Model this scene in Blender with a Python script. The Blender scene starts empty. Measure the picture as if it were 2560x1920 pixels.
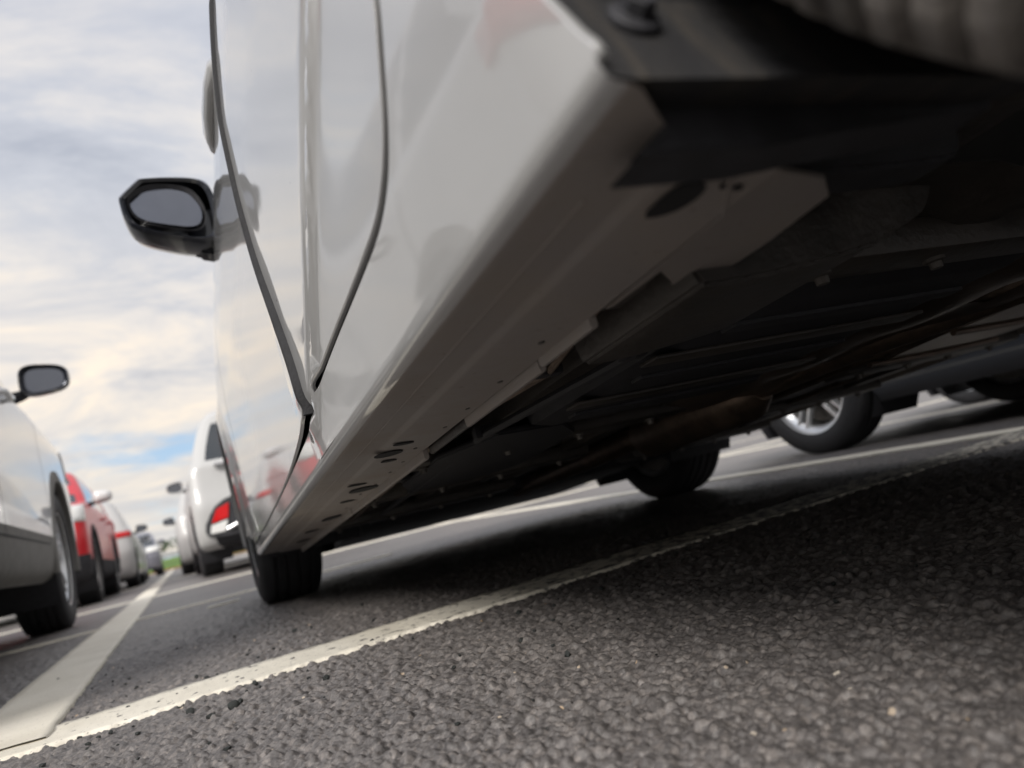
import bpy, bmesh, math, random
import numpy as np
from mathutils import Vector, Matrix
from mathutils.geometry import delaunay_2d_cdt

random.seed(7)
rng = np.random.default_rng(11)
scene = bpy.context.scene
COL = scene.collection
R = math.radians

# ------------------------------------------------------------------ camera
CAM_H = 0.178
cam_d = bpy.data.cameras.new('camera')
cam = bpy.data.objects.new('camera', cam_d)
COL.objects.link(cam)
cam_d.sensor_width = 36.0
cam_d.lens = 26.34
cam_d.clip_start = 0.01
cam_d.clip_end = 2000
right = Vector((0.88795, -0.39951, -0.22788))
up = -Vector((-0.15021, 0.21640, -0.96468))
back = -Vector((0.43472, 0.89082, 0.13214))
rot = Matrix((right, up, back)).transposed().to_4x4()
cam.matrix_world = Matrix.Translation((0, 0, CAM_H)) @ rot
cam_d.dof.use_dof = True
cam_d.dof.focus_distance = 0.76
cam_d.dof.aperture_fstop = 4.9
scene.camera = cam

# ------------------------------------------------------------------ light
SUN_AZ, SUN_EL = 226.0, 36.0          # clockwise from +Y (forward), degrees
scene.view_settings.view_transform = 'Standard'
scene.view_settings.look = 'None'
scene.view_settings.exposure = 0.65
scene.view_settings.gamma = 1.0
scene.view_settings.use_curve_mapping = False

sun_d = bpy.data.lights.new('sun', 'SUN')
sun_d.energy = 2.4
sun_d.angle = R(22)
sun_d.color = (1.0, 0.955, 0.90)
sun = bpy.data.objects.new('sun', sun_d)
COL.objects.link(sun)
sv = Vector((math.sin(R(SUN_AZ)) * math.cos(R(SUN_EL)), math.cos(R(SUN_AZ)) * math.cos(R(SUN_EL)), math.sin(R(SUN_EL))))
sun.rotation_euler = (-sv).to_track_quat('-Z', 'Y').to_euler()
sun.location = sv * 30

world = bpy.data.worlds.new('World')
scene.world = world
world.use_nodes = True
nt = world.node_tree
nt.nodes.clear()


def node(tree, typ, **kw):
    n = tree.nodes.new(typ)
    for k, v in kw.items():
        if k.startswith('i_'):
            key = k[2:]
            key = int(key) if key.isdigit() else key.replace('__', ' ')
            n.inputs[key].default_value = v
        else:
            setattr(n, k, v)
    return n


def ramp(tree, stops, interp='LINEAR'):
    n = tree.nodes.new('ShaderNodeValToRGB')
    n.color_ramp.interpolation = interp
    el = n.color_ramp.elements
    while len(el) < len(stops):
        el.new(0.5)
    for e, (p, c) in zip(el, stops):
        e.position = p
        e.color = c if len(c) == 4 else (*c, 1)
    return n


def math_n(tree, op, a=None, b=None, c=None, clamp=False):
    n = tree.nodes.new('ShaderNodeMath')
    n.operation = op
    n.use_clamp = clamp
    for i, v in enumerate((a, b, c)):
        if v is None:
            continue
        if isinstance(v, (int, float)):
            n.inputs[i].default_value = v
        else:
            tree.links.new(v, n.inputs[i])
    return n.outputs[0]


def mixc(tree, fac, a, b, blend='MIX'):
    n = tree.nodes.new('ShaderNodeMix')
    n.data_type = 'RGBA'
    n.blend_type = blend
    for sock, v in ((n.inputs['Factor'], fac), (n.inputs['A'], a), (n.inputs['B'], b)):
        if isinstance(v, (int, float)):
            sock.default_value = v
        elif isinstance(v, tuple):
            sock.default_value = v if len(v) == 4 else (*v, 1)
        else:
            tree.links.new(v, sock)
    return n.outputs['Result']


def build_sky():
    L = nt.links.new
    out = node(nt, 'ShaderNodeOutputWorld')
    bg = node(nt, 'ShaderNodeBackground')
    bg.inputs['Strength'].default_value = 0.1
    sky = node(nt, 'ShaderNodeTexSky', sky_type='NISHITA', sun_disc=False)
    sky.sun_elevation = R(SUN_EL)
    sky.sun_rotation = R(SUN_AZ)
    sky.air_density = 1.0
    sky.dust_density = 0.6
    tc = node(nt, 'ShaderNodeTexCoord')
    sep = node(nt, 'ShaderNodeSeparateXYZ')
    L(tc.outputs['Generated'], sep.inputs[0])
    zc = math_n(nt, 'MAXIMUM', sep.outputs['Z'], 0.0)
    den = math_n(nt, 'ADD', zc, 0.16)
    px = math_n(nt, 'DIVIDE', sep.outputs['X'], den)
    py = math_n(nt, 'DIVIDE', sep.outputs['Y'], den)
    cmb = node(nt, 'ShaderNodeCombineXYZ')
    L(px, cmb.inputs[0])
    L(py, cmb.inputs[1])

    def noise(scale, off, detail=6, rough=0.55, dist=0.0, sx=1.0, sy=1.0):
        mp = node(nt, 'ShaderNodeMapping')
        mp.inputs['Location'].default_value = off
        mp.inputs['Scale'].default_value = (sx, sy, 1)
        L(cmb.outputs[0], mp.inputs[0])
        n = node(nt, 'ShaderNodeTexNoise')
        n.inputs['Scale'].default_value = scale
        n.inputs['Detail'].default_value = detail
        n.inputs['Roughness'].default_value = rough
        n.inputs['Distortion'].default_value = dist
        L(mp.outputs[0], n.inputs['Vector'])
        return n.outputs['Fac']
    cover = noise(1.0, (3.1, 1.7, 0), 8, 0.58, 0.15, 0.8, 1.15)
    # thinner cover towards the horizon, near closed deck overhead
    bias = math_n(nt, 'MULTIPLY', math_n(nt, 'SUBTRACT', 1.0, math_n(nt, 'MINIMUM', math_n(nt, 'MULTIPLY', zc, 2.6), 1.0)), -0.10)
    cov = math_n(nt, 'ADD', cover, bias)
    mask = ramp(nt, [(0.27, (0, 0, 0)), (0.41, (1, 1, 1))], 'EASE')
    L(cov, mask.inputs[0])
    shade = noise(2.1, (8.0, -3.0, 0), 9, 0.64, 0.55, 0.9, 1.1)
    shade2 = noise(0.45, (8.0, -3.0, 0), 3, 0.5, 0.0)
    sh = math_n(nt, 'ADD', math_n(nt, 'MULTIPLY', shade, 0.65), math_n(nt, 'MULTIPLY', shade2, 0.35))
    colr = ramp(nt, [(0.38, (3.1, 3.3, 3.8)), (0.47, (3.95, 4.1, 4.5)), (0.54, (5.0, 4.9, 4.9)), (0.63, (6.4, 5.8, 5.1))])
    L(sh, colr.inputs[0])
    # warm haze glow near the horizon
    hz = ramp(nt, [(0.0, (1, 1, 1)), (0.30, (0, 0, 0))], 'EASE')
    L(zc, hz.inputs[0])
    warm = mixc(nt, math_n(nt, 'MULTIPLY', hz.outputs[0], 0.35), colr.outputs[0], (5.7, 5.3, 4.65))
    blue = mixc(nt, 0.75, sky.outputs[0], (2.7, 3.75, 5.1))
    lift = ramp(nt, [(0.0, (0.98, 0.97, 0.95)), (0.24, (1.13, 1.08, 1.01)), (0.45, (1.02, 1.02, 1.02)), (0.64, (0.98, 0.98, 1.0)), (1.0, (1.9, 1.9, 1.9))])
    L(zc, lift.inputs[0])
    warm = mixc(nt, 1.0, warm, lift.outputs[0], 'MULTIPLY')
    full = mixc(nt, mask.outputs[0], blue, warm)
    L(full, bg.inputs['Color'])
    L(bg.outputs[0], out.inputs[0])


build_sky()

# ------------------------------------------------------------------ materials
MATS = {}


def new_mat(name):
    m = bpy.data.materials.new(name)
    m.use_nodes = True
    t = m.node_tree
    b = t.nodes['Principled BSDF']
    return m, t, b


def obj_noise(t, scale, detail=4, rough=0.55, coord='Object', dist=0.0):
    tc = node(t, 'ShaderNodeTexCoord')
    n = node(t, 'ShaderNodeTexNoise')
    n.inputs['Scale'].default_value = scale
    n.inputs['Detail'].default_value = detail
    n.inputs['Roughness'].default_value = rough
    n.inputs['Distortion'].default_value = dist
    t.links.new(tc.outputs[coord], n.inputs['Vector'])
    return n.outputs['Fac']


def paint(name, col, dirt=0.0, coat=1.0, rough=0.35, coat_ior=1.6, specks=False):
    m, t, b = new_mat(name)
    b.inputs['Roughness'].default_value = rough
    b.inputs['Coat Weight'].default_value = coat
    b.inputs['Coat Roughness'].default_value = 0.02
    b.inputs['Coat IOR'].default_value = coat_ior
    if dirt > 0:
        n1 = obj_noise(t, 9, 8, 0.65)
        n2 = obj_noise(t, 160, 3, 0.6)
        r1 = ramp(t, [(0.42, (0, 0, 0)), (0.75, (1, 1, 1))])
        t.links.new(n1, r1.inputs[0])
        r2 = ramp(t, [(0.66, (0, 0, 0)), (0.72, (1, 1, 1))])
        t.links.new(n2, r2.inputs[0])
        c1 = mixc(t, math_n(t, 'MULTIPLY', r1.outputs[0], dirt), (*col, 1), (0.30, 0.25, 0.19, 1))
        c2 = mixc(t, math_n(t, 'MULTIPLY', r2.outputs[0], dirt), c1, (0.10, 0.08, 0.06, 1))
        t.links.new(c2, b.inputs['Base Color'])
        rr = math_n(t, 'MULTIPLY_ADD', r1.outputs[0], 0.3, rough)
        t.links.new(rr, b.inputs['Roughness'])
    elif specks:
        n2 = obj_noise(t, 75, 1, 0.4)
        r2 = ramp(t, [(0.825, (0, 0, 0)), (0.84, (1, 1, 1))])
        t.links.new(n2, r2.inputs[0])
        n3 = obj_noise(t, 3.0, 5, 0.6)
        r3 = ramp(t, [(0.4, tuple(c * .94 for c in col)), (0.65, col)])
        t.links.new(n3, r3.inputs[0])
        t.links.new(mixc(t, r2.outputs[0], r3.outputs[0], (0.06, 0.05, 0.04)), b.inputs['Base Color'])
        b.inputs['Roughness'].default_value = rough
        orange = obj_noise(t, 420, 2, 0.4)
        bp = node(t, 'ShaderNodeBump')
        bp.inputs['Strength'].default_value = 0.03
        bp.inputs['Distance'].default_value = 0.0004
        t.links.new(orange, bp.inputs['Height'])
        t.links.new(bp.outputs[0], b.inputs['Coat Normal'])
    else:
        b.inputs['Base Color'].default_value = (*col, 1)
    MATS[name] = m
    return m


def simple(name, col, rough=0.5, metal=0.0, var=0.25, scale=30, bump=0.0, bscale=200, col2=None, spec=None):
    m, t, b = new_mat(name)
    n = obj_noise(t, scale, 6, 0.6)
    r = ramp(t, [(0.3, tuple(c * (1 - var) for c in col)), (0.7, col2 or tuple(min(1, c * (1 + var)) for c in col))])
    t.links.new(n, r.inputs[0])
    t.links.new(r.outputs[0], b.inputs['Base Color'])
    rr = math_n(t, 'MULTIPLY_ADD', n, 0.25, rough - 0.12)
    t.links.new(rr, b.inputs['Roughness'])
    b.inputs['Metallic'].default_value = metal
    if spec is not None:
        b.inputs['Specular IOR Level'].default_value = spec
    if bump > 0:
        bn = obj_noise(t, bscale, 4, 0.6)
        bp = node(t, 'ShaderNodeBump')
        bp.inputs['Strength'].default_value = bump
        bp.inputs['Distance'].default_value = 0.004
        t.links.new(bn, bp.inputs['Height'])
        t.links.new(bp.outputs[0], b.inputs['Normal'])
    MATS[name] = m
    return m


paint('white_paint', (0.375, 0.375, 0.372), coat_ior=2.05, specks=True)
paint('white_paint_far', (0.45, 0.45, 0.445), coat=0.35)
paint('shaded_underside_paint', (0.25, 0.225, 0.21), dirt=0.5, coat=0.0, rough=0.5)  # white body paint with its brownish shade put into the colour, plus grime
paint('red_paint', (0.55, 0.012, 0.02), coat=0.25, coat_ior=1.4)
paint('silver_paint', (0.62, 0.62, 0.62), coat=1.0, rough=0.4)
paint('grey_paint', (0.16, 0.16, 0.19), coat=1.0)
paint('dark_paint', (0.03, 0.035, 0.045), coat=1.0)
paint('gloss_black', (0.012, 0.014, 0.02), coat=0.6, rough=0.3)
simple('rubber', (0.018, 0.018, 0.02), 0.72, var=0.35, scale=40, bump=0.3, bscale=300)
simple('tyre_dirty', (0.060, 0.055, 0.052), 0.85, var=0.4, scale=30, bump=0.4, bscale=220, col2=(0.21, 0.19, 0.17))
simple('black_plastic', (0.022, 0.022, 0.026), 0.62, var=0.4, scale=60, bump=0.25, bscale=500)
simple('grey_cladding', (0.20, 0.195, 0.185), 0.85, var=0.12, scale=20, bump=0.1, bscale=600, spec=0.12)
simple('dark_cladding', (0.05, 0.05, 0.055), 0.8, var=0.2, scale=20, bump=0.1, bscale=600, spec=0.15)
simple('floor_pan', (0.045, 0.039, 0.034), 0.45, var=0.5, scale=14, bump=0.3, bscale=120)
simple('rusty_steel', (0.20, 0.15, 0.115), 0.4, metal=0.8, var=0.4, scale=25, bump=0.3, bscale=150)
simple('gloss_brown', (0.20, 0.155, 0.125), 0.32, metal=0.7, var=0.4, scale=9, bump=0.15, bscale=60)
simple('chrome', (0.75, 0.75, 0.76), 0.2, metal=1.0, var=0.05)
simple('alloy', (0.62, 0.63, 0.64), 0.32, metal=0.85, var=0.08)
simple('brake_steel', (0.12, 0.11, 0.10), 0.5, metal=0.6, var=0.3)
simple('mirror_glass', (0.17, 0.18, 0.205), 0.13, metal=1.0, var=0.02)
simple('kerb_concrete', (0.32, 0.31, 0.29), 0.85, var=0.2, scale=12, bump=0.4, bscale=150)
simple('grass_bank', (0.09, 0.16, 0.03), 0.9, var=0.4, scale=1.5)
simple('soil', (0.26, 0.14, 0.06), 0.9, var=0.3, scale=2)
simple('bark', (0.06, 0.045, 0.03), 0.9, var=0.3)
simple('leaf', (0.045, 0.085, 0.025), 0.7, var=0.4, scale=0.8)
simple('galvanised', (0.45, 0.46, 0.47), 0.45, metal=0.5, var=0.1)
simple('seam', (0.01, 0.01, 0.011), 0.8, var=0.1)
simple('cabin_interior', (0.012, 0.012, 0.013), 0.85, var=0.2)
simple('rubber_bits', (0.020, 0.023, 0.022), 0.65, var=0.4, scale=200, bump=0.5, bscale=900)


def glass_mat(name, col, rough=0.02):
    m, t, b = new_mat(name)
    b.inputs['Base Color'].default_value = (*col, 1)
    b.inputs['Roughness'].default_value = rough
    b.inputs['IOR'].default_value = 1.52
    b.inputs['Coat Weight'].default_value = 0.4
    MATS[name] = m
    return m


glass_mat('car_glass', (0.02, 0.024, 0.028))
glass_mat('red_lens', (0.55, 0.01, 0.012), 0.1)
glass_mat('clear_lens', (0.72, 0.72, 0.70), 0.1)
glass_mat('amber_lens', (0.8, 0.25, 0.03), 0.1)


def liner_material():
    m, t, b = new_mat('wheel_liner')
    tc = node(t, 'ShaderNodeTexCoord')
    mp = node(t, 'ShaderNodeMapping')
    mp.inputs['Scale'].default_value = (55, 14, 5)
    mp.inputs['Rotation'].default_value = (0, 0.35, 0)
    t.links.new(tc.outputs['Object'], mp.inputs[0])
    n = node(t, 'ShaderNodeTexNoise')
    n.inputs['Scale'].default_value = 1.0
    n.inputs['Detail'].default_value = 8
    n.inputs['Roughness'].default_value = 0.65
    t.links.new(mp.outputs[0], n.inputs['Vector'])
    r = ramp(t, [(0.35, (0.011, 0.011, 0.013)), (0.54, (0.019, 0.018, 0.018)), (0.63, (0.036, 0.031, 0.026)), (0.75, (0.085, 0.068, 0.05))])
    t.links.new(n.outputs['Fac'], r.inputs[0])
    t.links.new(r.outputs[0], b.inputs['Base Color'])
    b.inputs['Roughness'].default_value = 0.7
    fine = obj_noise(t, 320, 4, 0.6)
    bp = node(t, 'ShaderNodeBump')
    bp.inputs['Strength'].default_value = 0.4
    bp.inputs['Distance'].default_value = 0.002
    t.links.new(fine, bp.inputs['Height'])
    t.links.new(bp.outputs[0], b.inputs['Normal'])
    MATS['wheel_liner'] = m


liner_material()


def asphalt_material():
    m, t, b = new_mat('asphalt')
    n_f = obj_noise(t, 420, 5, 0.65)
    n_m = obj_noise(t, 60, 6, 0.6)
    n_l = obj_noise(t, 1.3, 5, 0.6)
    n_s = obj_noise(t, 150, 2, 0.5)
    r = ramp(t, [(0.3, (0.062, 0.059, 0.059)), (0.5, (0.138, 0.129, 0.127)), (0.72, (0.25, 0.235, 0.23))])
    t.links.new(math_n(t, 'ADD', math_n(t, 'MULTIPLY', n_f, 0.55), math_n(t, 'MULTIPLY', n_m, 0.45)), r.inputs[0])
    lr = ramp(t, [(0.3, (0.82, 0.81, 0.80)), (0.7, (1.14, 1.12, 1.08))])
    t.links.new(n_l, lr.inputs[0])
    c = mixc(t, 1.0, r.outputs[0], lr.outputs[0], 'MULTIPLY')
    vs = node(t, 'ShaderNodeTexVoronoi')
    vs.inputs['Scale'].default_value = 170
    tcs = node(t, 'ShaderNodeTexCoord')
    t.links.new(tcs.outputs['Object'], vs.inputs['Vector'])
    sps = node(t, 'ShaderNodeSeparateColor')
    t.links.new(vs.outputs['Color'], sps.inputs[0])
    tone = ramp(t, [(0.0, (0.62, 0.62, 0.63)), (0.6, (1.0, 1.0, 1.0)), (1.0, (1.32, 1.28, 1.24))])
    t.links.new(sps.outputs[2], tone.inputs[0])
    c = mixc(t, 0.8, c, tone.outputs[0], 'MULTIPLY')
    # pale and warm stones showing through the binder
    vor = node(t, 'ShaderNodeTexVoronoi')
    vor.inputs['Scale'].default_value = 95
    tc = node(t, 'ShaderNodeTexCoord')
    t.links.new(tc.outputs['Object'], vor.inputs['Vector'])
    sp = node(t, 'ShaderNodeSeparateColor')
    t.links.new(vor.outputs['Color'], sp.inputs[0])
    pick = math_n(t, 'GREATER_THAN', sp.outputs[0], 0.978)
    near = math_n(t, 'LESS_THAN', vor.outputs['Distance'], 0.24)
    stone = math_n(t, 'MULTIPLY', pick, near)
    sc = mixc(t, sp.outputs[1], (0.55, 0.50, 0.43), (0.42, 0.29, 0.17))
    c = mixc(t, math_n(t, 'MULTIPLY', stone, 0.85), c, sc)
    t.links.new(c, b.inputs['Base Color'])
    rr = math_n(t, 'MULTIPLY_ADD', n_m, 0.2, 0.37)
    t.links.new(rr, b.inputs['Roughness'])
    b.inputs['Specular IOR Level'].default_value = 0.5
    vb = node(t, 'ShaderNodeTexVoronoi')
    vb.inputs['Scale'].default_value = 120
    t.links.new(tc.outputs['Object'], vb.inputs['Vector'])
    hsum = math_n(t, 'ADD', math_n(t, 'MULTIPLY', vb.outputs['Distance'], -0.6), math_n(t, 'ADD', n_f, math_n(t, 'MULTIPLY', n_s, 0.8)))
    bp = node(t, 'ShaderNodeBump')
    bp.inputs['Strength'].default_value = 0.6
    bp.inputs['Distance'].default_value = 0.0013
    t.links.new(hsum, bp.inputs['Height'])
    t.links.new(bp.outputs[0], b.inputs['Normal'])
    MATS['asphalt'] = m


asphalt_material()


def line_material(name, worn):
    m, t, b = new_mat(name)
    n_f = obj_noise(t, 240, 3, 0.55)
    n_m = obj_noise(t, 45, 7, 0.68)
    n_l = obj_noise(t, 6, 4, 0.6)
    base = ramp(t, [(0.3, (0.60, 0.56, 0.47)), (0.7, (0.73, 0.69, 0.60))])
    t.links.new(n_l, base.inputs[0])
    pits = ramp(t, [(0.315, (1, 1, 1)), (0.36, (0, 0, 0))])
    t.links.new(n_f, pits.inputs[0])
    c = mixc(t, math_n(t, 'MULTIPLY', pits.outputs[0], 0.6), base.outputs[0], (0.10, 0.095, 0.09))
    if worn:
        tc = node(t, 'ShaderNodeTexCoord')
        sep = node(t, 'ShaderNodeSeparateXYZ')
        t.links.new(tc.outputs['Object'], sep.inputs[0])
        grad = math_n(t, 'MULTIPLY_ADD', sep.outputs['X'], 0.14, 0.02, clamp=True)
        grad = math_n(t, 'MINIMUM', grad, 0.17)
        thr = math_n(t, 'ADD', math_n(t, 'MULTIPLY', n_m, 1.0), grad)
        wr = ramp(t, [(0.62, (0, 0, 0)), (0.70, (1, 1, 1))])
        t.links.new(thr, wr.inputs[0])
        c = mixc(t, wr.outputs[0], c, (0.075, 0.070, 0.068))
    else:
        wr = ramp(t, [(0.68, (0, 0, 0)), (0.74, (1, 1, 1))])
        t.links.new(n_m, wr.inputs[0])
        c = mixc(t, wr.outputs[0], c, (0.11, 0.105, 0.10))
    t.links.new(c, b.inputs['Base Color'])
    b.inputs['Roughness'].default_value = 0.62
    bp = node(t, 'ShaderNodeBump')
    bp.inputs['Strength'].default_value = 0.35
    bp.inputs['Distance'].default_value = 0.0012
    t.links.new(math_n(t, 'ADD', n_f, n_m), bp.inputs['Height'])
    t.links.new(bp.outputs[0], b.inputs['Normal'])
    MATS[name] = m


line_material('line_paint', False)
line_material('line_paint_worn', True)

# ------------------------------------------------------------------ mesh helpers


def link(name, me, parent=None, mat=None, smooth=True, angle=None):
    if mat is not None and not me.materials:
        me.materials.append(MATS[mat] if isinstance(mat, str) else mat)
    o = bpy.data.objects.new(name, me)
    COL.objects.link(o)
    if parent is not None:
        o.parent = parent
    return o


def mesh(name, verts, faces, mat, parent=None, smooth=True, angle=40):
    me = bpy.data.meshes.new(name)
    me.from_pydata([tuple(v) for v in verts], [], faces)
    me.update()
    if smooth:
        me.polygons.foreach_set('use_smooth', [True] * len(me.polygons))
        if angle is not None:
            me.set_sharp_from_angle(angle=R(angle))
    return link(name, me, parent, mat)


def empty(name, loc=(0, 0, 0), parent=None):
    o = bpy.data.objects.new(name, None)
    o.empty_display_size = 0.2
    COL.objects.link(o)
    o.location = loc
    if parent is not None:
        o.parent = parent
    return o


def tag(o, label=None, cat=None, group=None, kind=None):
    if label:
        o['label'] = label
    if cat:
        o['category'] = cat
    if group:
        o['group'] = group
    if kind:
        o['kind'] = kind
    return o


def box_vf(c, s, b=0.0):
    """box with centre c and full size s, chamfered by b (verts, faces)"""
    bm = bmesh.new()
    bmesh.ops.create_cube(bm, size=1.0)
    for v in bm.verts:
        v.co = Vector((c[0] + v.co.x * s[0], c[1] + v.co.y * s[1], c[2] + v.co.z * s[2]))
    if b > 0:
        bmesh.ops.bevel(bm, geom=bm.edges[:], offset=b, segments=2, affect='EDGES', profile=0.6)
    vs = [v.co.copy() for v in bm.verts]
    bm.verts.index_update()
    fs = [[v.index for v in f.verts] for f in bm.faces]
    bm.free()
    return vs, fs


def merge(parts):
    V, F = [], []
    for vs, fs in parts:
        o = len(V)
        V += list(vs)
        F += [[i + o for i in f] for f in fs]
    return V, F


def tube_vf(path, r, n=12, caps=True):
    V, F = [], []
    P = [Vector(p) for p in path]
    rs = r if isinstance(r, (list, tuple)) else [r] * len(P)
    for i, p in enumerate(P):
        d = (P[min(i + 1, len(P) - 1)] - P[max(i - 1, 0)]).normalized()
        a = d.cross(Vector((0, 0, 1)))
        if a.length < 1e-3:
            a = d.cross(Vector((1, 0, 0)))
        a.normalize()
        b = d.cross(a).normalized()
        for k in range(n):
            t = 2 * math.pi * k / n
            V.append(p + (a * math.cos(t) + b * math.sin(t)) * rs[i])
    for i in range(len(P) - 1):
        for k in range(n):
            F.append([i * n + k, i * n + (k + 1) % n, (i + 1) * n + (k + 1) % n, (i + 1) * n + k])
    if caps:
        F.append(list(range(n))[::-1])
        F.append([(len(P) - 1) * n + k for k in range(n)])
    return V, F


def lathe_x(profile, n=48, closed=False):
    """revolve (x, r) profile about the x axis"""
    V, F = [], []
    m = len(profile)
    for k in range(n):
        t = 2 * math.pi * k / n
        for x, r in profile:
            V.append((x, r * math.cos(t), r * math.sin(t)))
    for k in range(n):
        k2 = (k + 1) % n
        for j in range(m - 1):
            F.append([k * m + j, k * m + j + 1, k2 * m + j + 1, k2 * m + j])
        if closed:
            F.append([k * m + m - 1, k * m, k2 * m, k2 * m + m - 1])
    return V, F


def slab(poly, normal, thick, bevel=0.0):
    """extrude a planar 3D polygon along normal by thick"""
    bm = bmesh.new()
    vs = [bm.verts.new(p) for p in poly]
    f = bm.faces.new(vs)
    r = bmesh.ops.extrude_face_region(bm, geom=[f])
    nv = Vector(normal).normalized() * thick
    for g in r['geom']:
        if isinstance(g, bmesh.types.BMVert):
            g.co += nv
    bmesh.ops.recalc_face_normals(bm, faces=bm.faces[:])
    if bevel > 0:
        bmesh.ops.bevel(bm, geom=[e for e in bm.edges], offset=bevel, segments=2, affect='EDGES', clamp_overlap=True)
    bmesh.ops.triangulate(bm, faces=[f for f in bm.faces if len(f.verts) > 4])
    bm.verts.index_update()
    V = [v.co.copy() for v in bm.verts]
    F = [[v.index for v in f.verts] for f in bm.faces]
    bm.free()
    return V, F


# ------------------------------------------------------------------ ground


def hash2(ix, iy, k):
    h = (ix.astype(np.int64) * 374761393 + iy.astype(np.int64) * 668265263 + k * 974634137) & 0xFFFFFFFF
    h = ((h ^ (h >> 13)) * 1274126177) & 0xFFFFFFFF
    h = h ^ (h >> 16)
    return (h & 0xFFFFFF) / float(0x1000000)


def vnoise(x, y, k):
    ix = np.floor(x); iy = np.floor(y)
    fx = x - ix; fy = y - iy
    fx = fx * fx * (3 - 2 * fx); fy = fy * fy * (3 - 2 * fy)
    a = hash2(ix, iy, k); b = hash2(ix + 1, iy, k); c = hash2(ix, iy + 1, k); d = hash2(ix + 1, iy + 1, k)
    return (a * (1 - fx) + b * fx) * (1 - fy) + (c * (1 - fx) + d * fx) * fy


def domes(x, y, cell, k, keep=1.0):
    """rounded aggregate: the tallest of the neighbouring stone caps at each point"""
    gx = np.floor(x / cell); gy = np.floor(y / cell)
    best = np.zeros_like(x)
    for dx in (-1, 0, 1):
        for dy in (-1, 0, 1):
            cx = gx + dx; cy = gy + dy
            sx = (cx + 0.15 + 0.7 * hash2(cx, cy, k)) * cell
            sy = (cy + 0.15 + 0.7 * hash2(cx, cy, k + 1)) * cell
            rad = cell * (0.45 + 0.55 * hash2(cx, cy, k + 2))
            an = math.pi * hash2(cx, cy, k + 3)
            el = 0.65 + 0.35 * hash2(cx, cy, k + 4)
            ux = (x - sx) * np.cos(an) + (y - sy) * np.sin(an)
            uy = -(x - sx) * np.sin(an) + (y - sy) * np.cos(an)
            q = (ux * ux + (uy / el) ** 2) / (rad * rad)
            hh = np.sqrt(np.clip(1 - q, 0, 1)) * rad * (0.5 + 0.5 * hash2(cx, cy, k + 5))
            if keep < 1:
                hh = np.where(hash2(cx, cy, k + 6) < keep, hh, 0)
            best = np.maximum(best, hh)
    return best


def ground_height(x, y):
    wx = x + 0.0012 * (vnoise(x * 300, y * 300, 90) - 0.5) + 0.003 * (vnoise(x * 95, y * 95, 92) - 0.5)
    wy = y + 0.0012 * (vnoise(x * 300, y * 300, 91) - 0.5) + 0.003 * (vnoise(x * 95, y * 95, 93) - 0.5)
    big = domes(wx, wy, 0.0080, 10, 0.66)
    mid = domes(wx, wy, 0.0052, 40, 0.80)
    sml = domes(wx, wy, 0.0028, 70, 0.80)
    h = np.maximum(np.maximum(0.78 * big, 0.80 * mid), 0.75 * sml) + 0.16 * sml
    h += 0.0007 * vnoise(x * 330, y * 330, 4) + 0.0008 * vnoise(x * 800, y * 800, 5) + 0.0020 * vnoise(x * 22, y * 22, 6) + 0.0002
    r = np.hypot(x, y)
    fade = np.clip(1.25 - r / 6.0, 0.0, 1.0)
    return (h * 1.5 - 0.0058) * fade


def build_ground():
    a0, a1 = R(-22), R(72)               # azimuth from +Y towards +X that the lens covers
    dense = np.linspace(a0, a1, 660)
    rest = np.linspace(a1, a0 + 2 * math.pi, 60)[1:-1]
    ang = np.concatenate([dense, rest])
    rad = np.concatenate([np.geomspace(0.16, 2.0, 1080)[:-1], np.geomspace(2.0, 6.5, 230), np.geomspace(6.9, 900, 56)])
    A, Rr = np.meshgrid(ang, rad)
    X = Rr * np.sin(A); Y = Rr * np.cos(A)
    Z = ground_height(X.ravel(), Y.ravel())
    nr, na = Rr.shape
    V = np.column_stack([X.ravel(), Y.ravel(), Z])
    V = np.vstack([V, [[0, 0, 0]]])
    i = np.arange(nr - 1)[:, None] * na
    j = np.arange(na)[None, :]
    j2 = (j + 1) % na
    Q = np.stack([i + j, i + na + j, i + na + j2, i + j2], -1).reshape(-1, 4)
    T = np.stack([np.full(na, len(V) - 1), np.arange(na), (np.arange(na) + 1) % na], -1)
    me = bpy.data.meshes.new('asphalt_ground')
    me.vertices.add(len(V))
    me.vertices.foreach_set('co', V.astype(np.float32).ravel())
    nl = Q.size + T.size
    me.loops.add(nl)
    me.loops.foreach_set('vertex_index', np.concatenate([Q.ravel(), T.ravel()]).astype(np.int32))
    me.polygons.add(len(Q) + len(T))
    ls = np.concatenate([np.arange(len(Q)) * 4, len(Q) * 4 + np.arange(len(T)) * 3]).astype(np.int32)
    me.polygons.foreach_set('loop_start', ls)
    me.polygons.foreach_set('use_smooth', np.ones(len(Q) + len(T), dtype=bool))
    me.update(calc_edges=True)
    me.validate()
    o = link('asphalt_ground', me, None, 'asphalt')
    tag(o, 'dark coarse asphalt of the car park', kind='structure')
    return o


build_ground()


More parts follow.
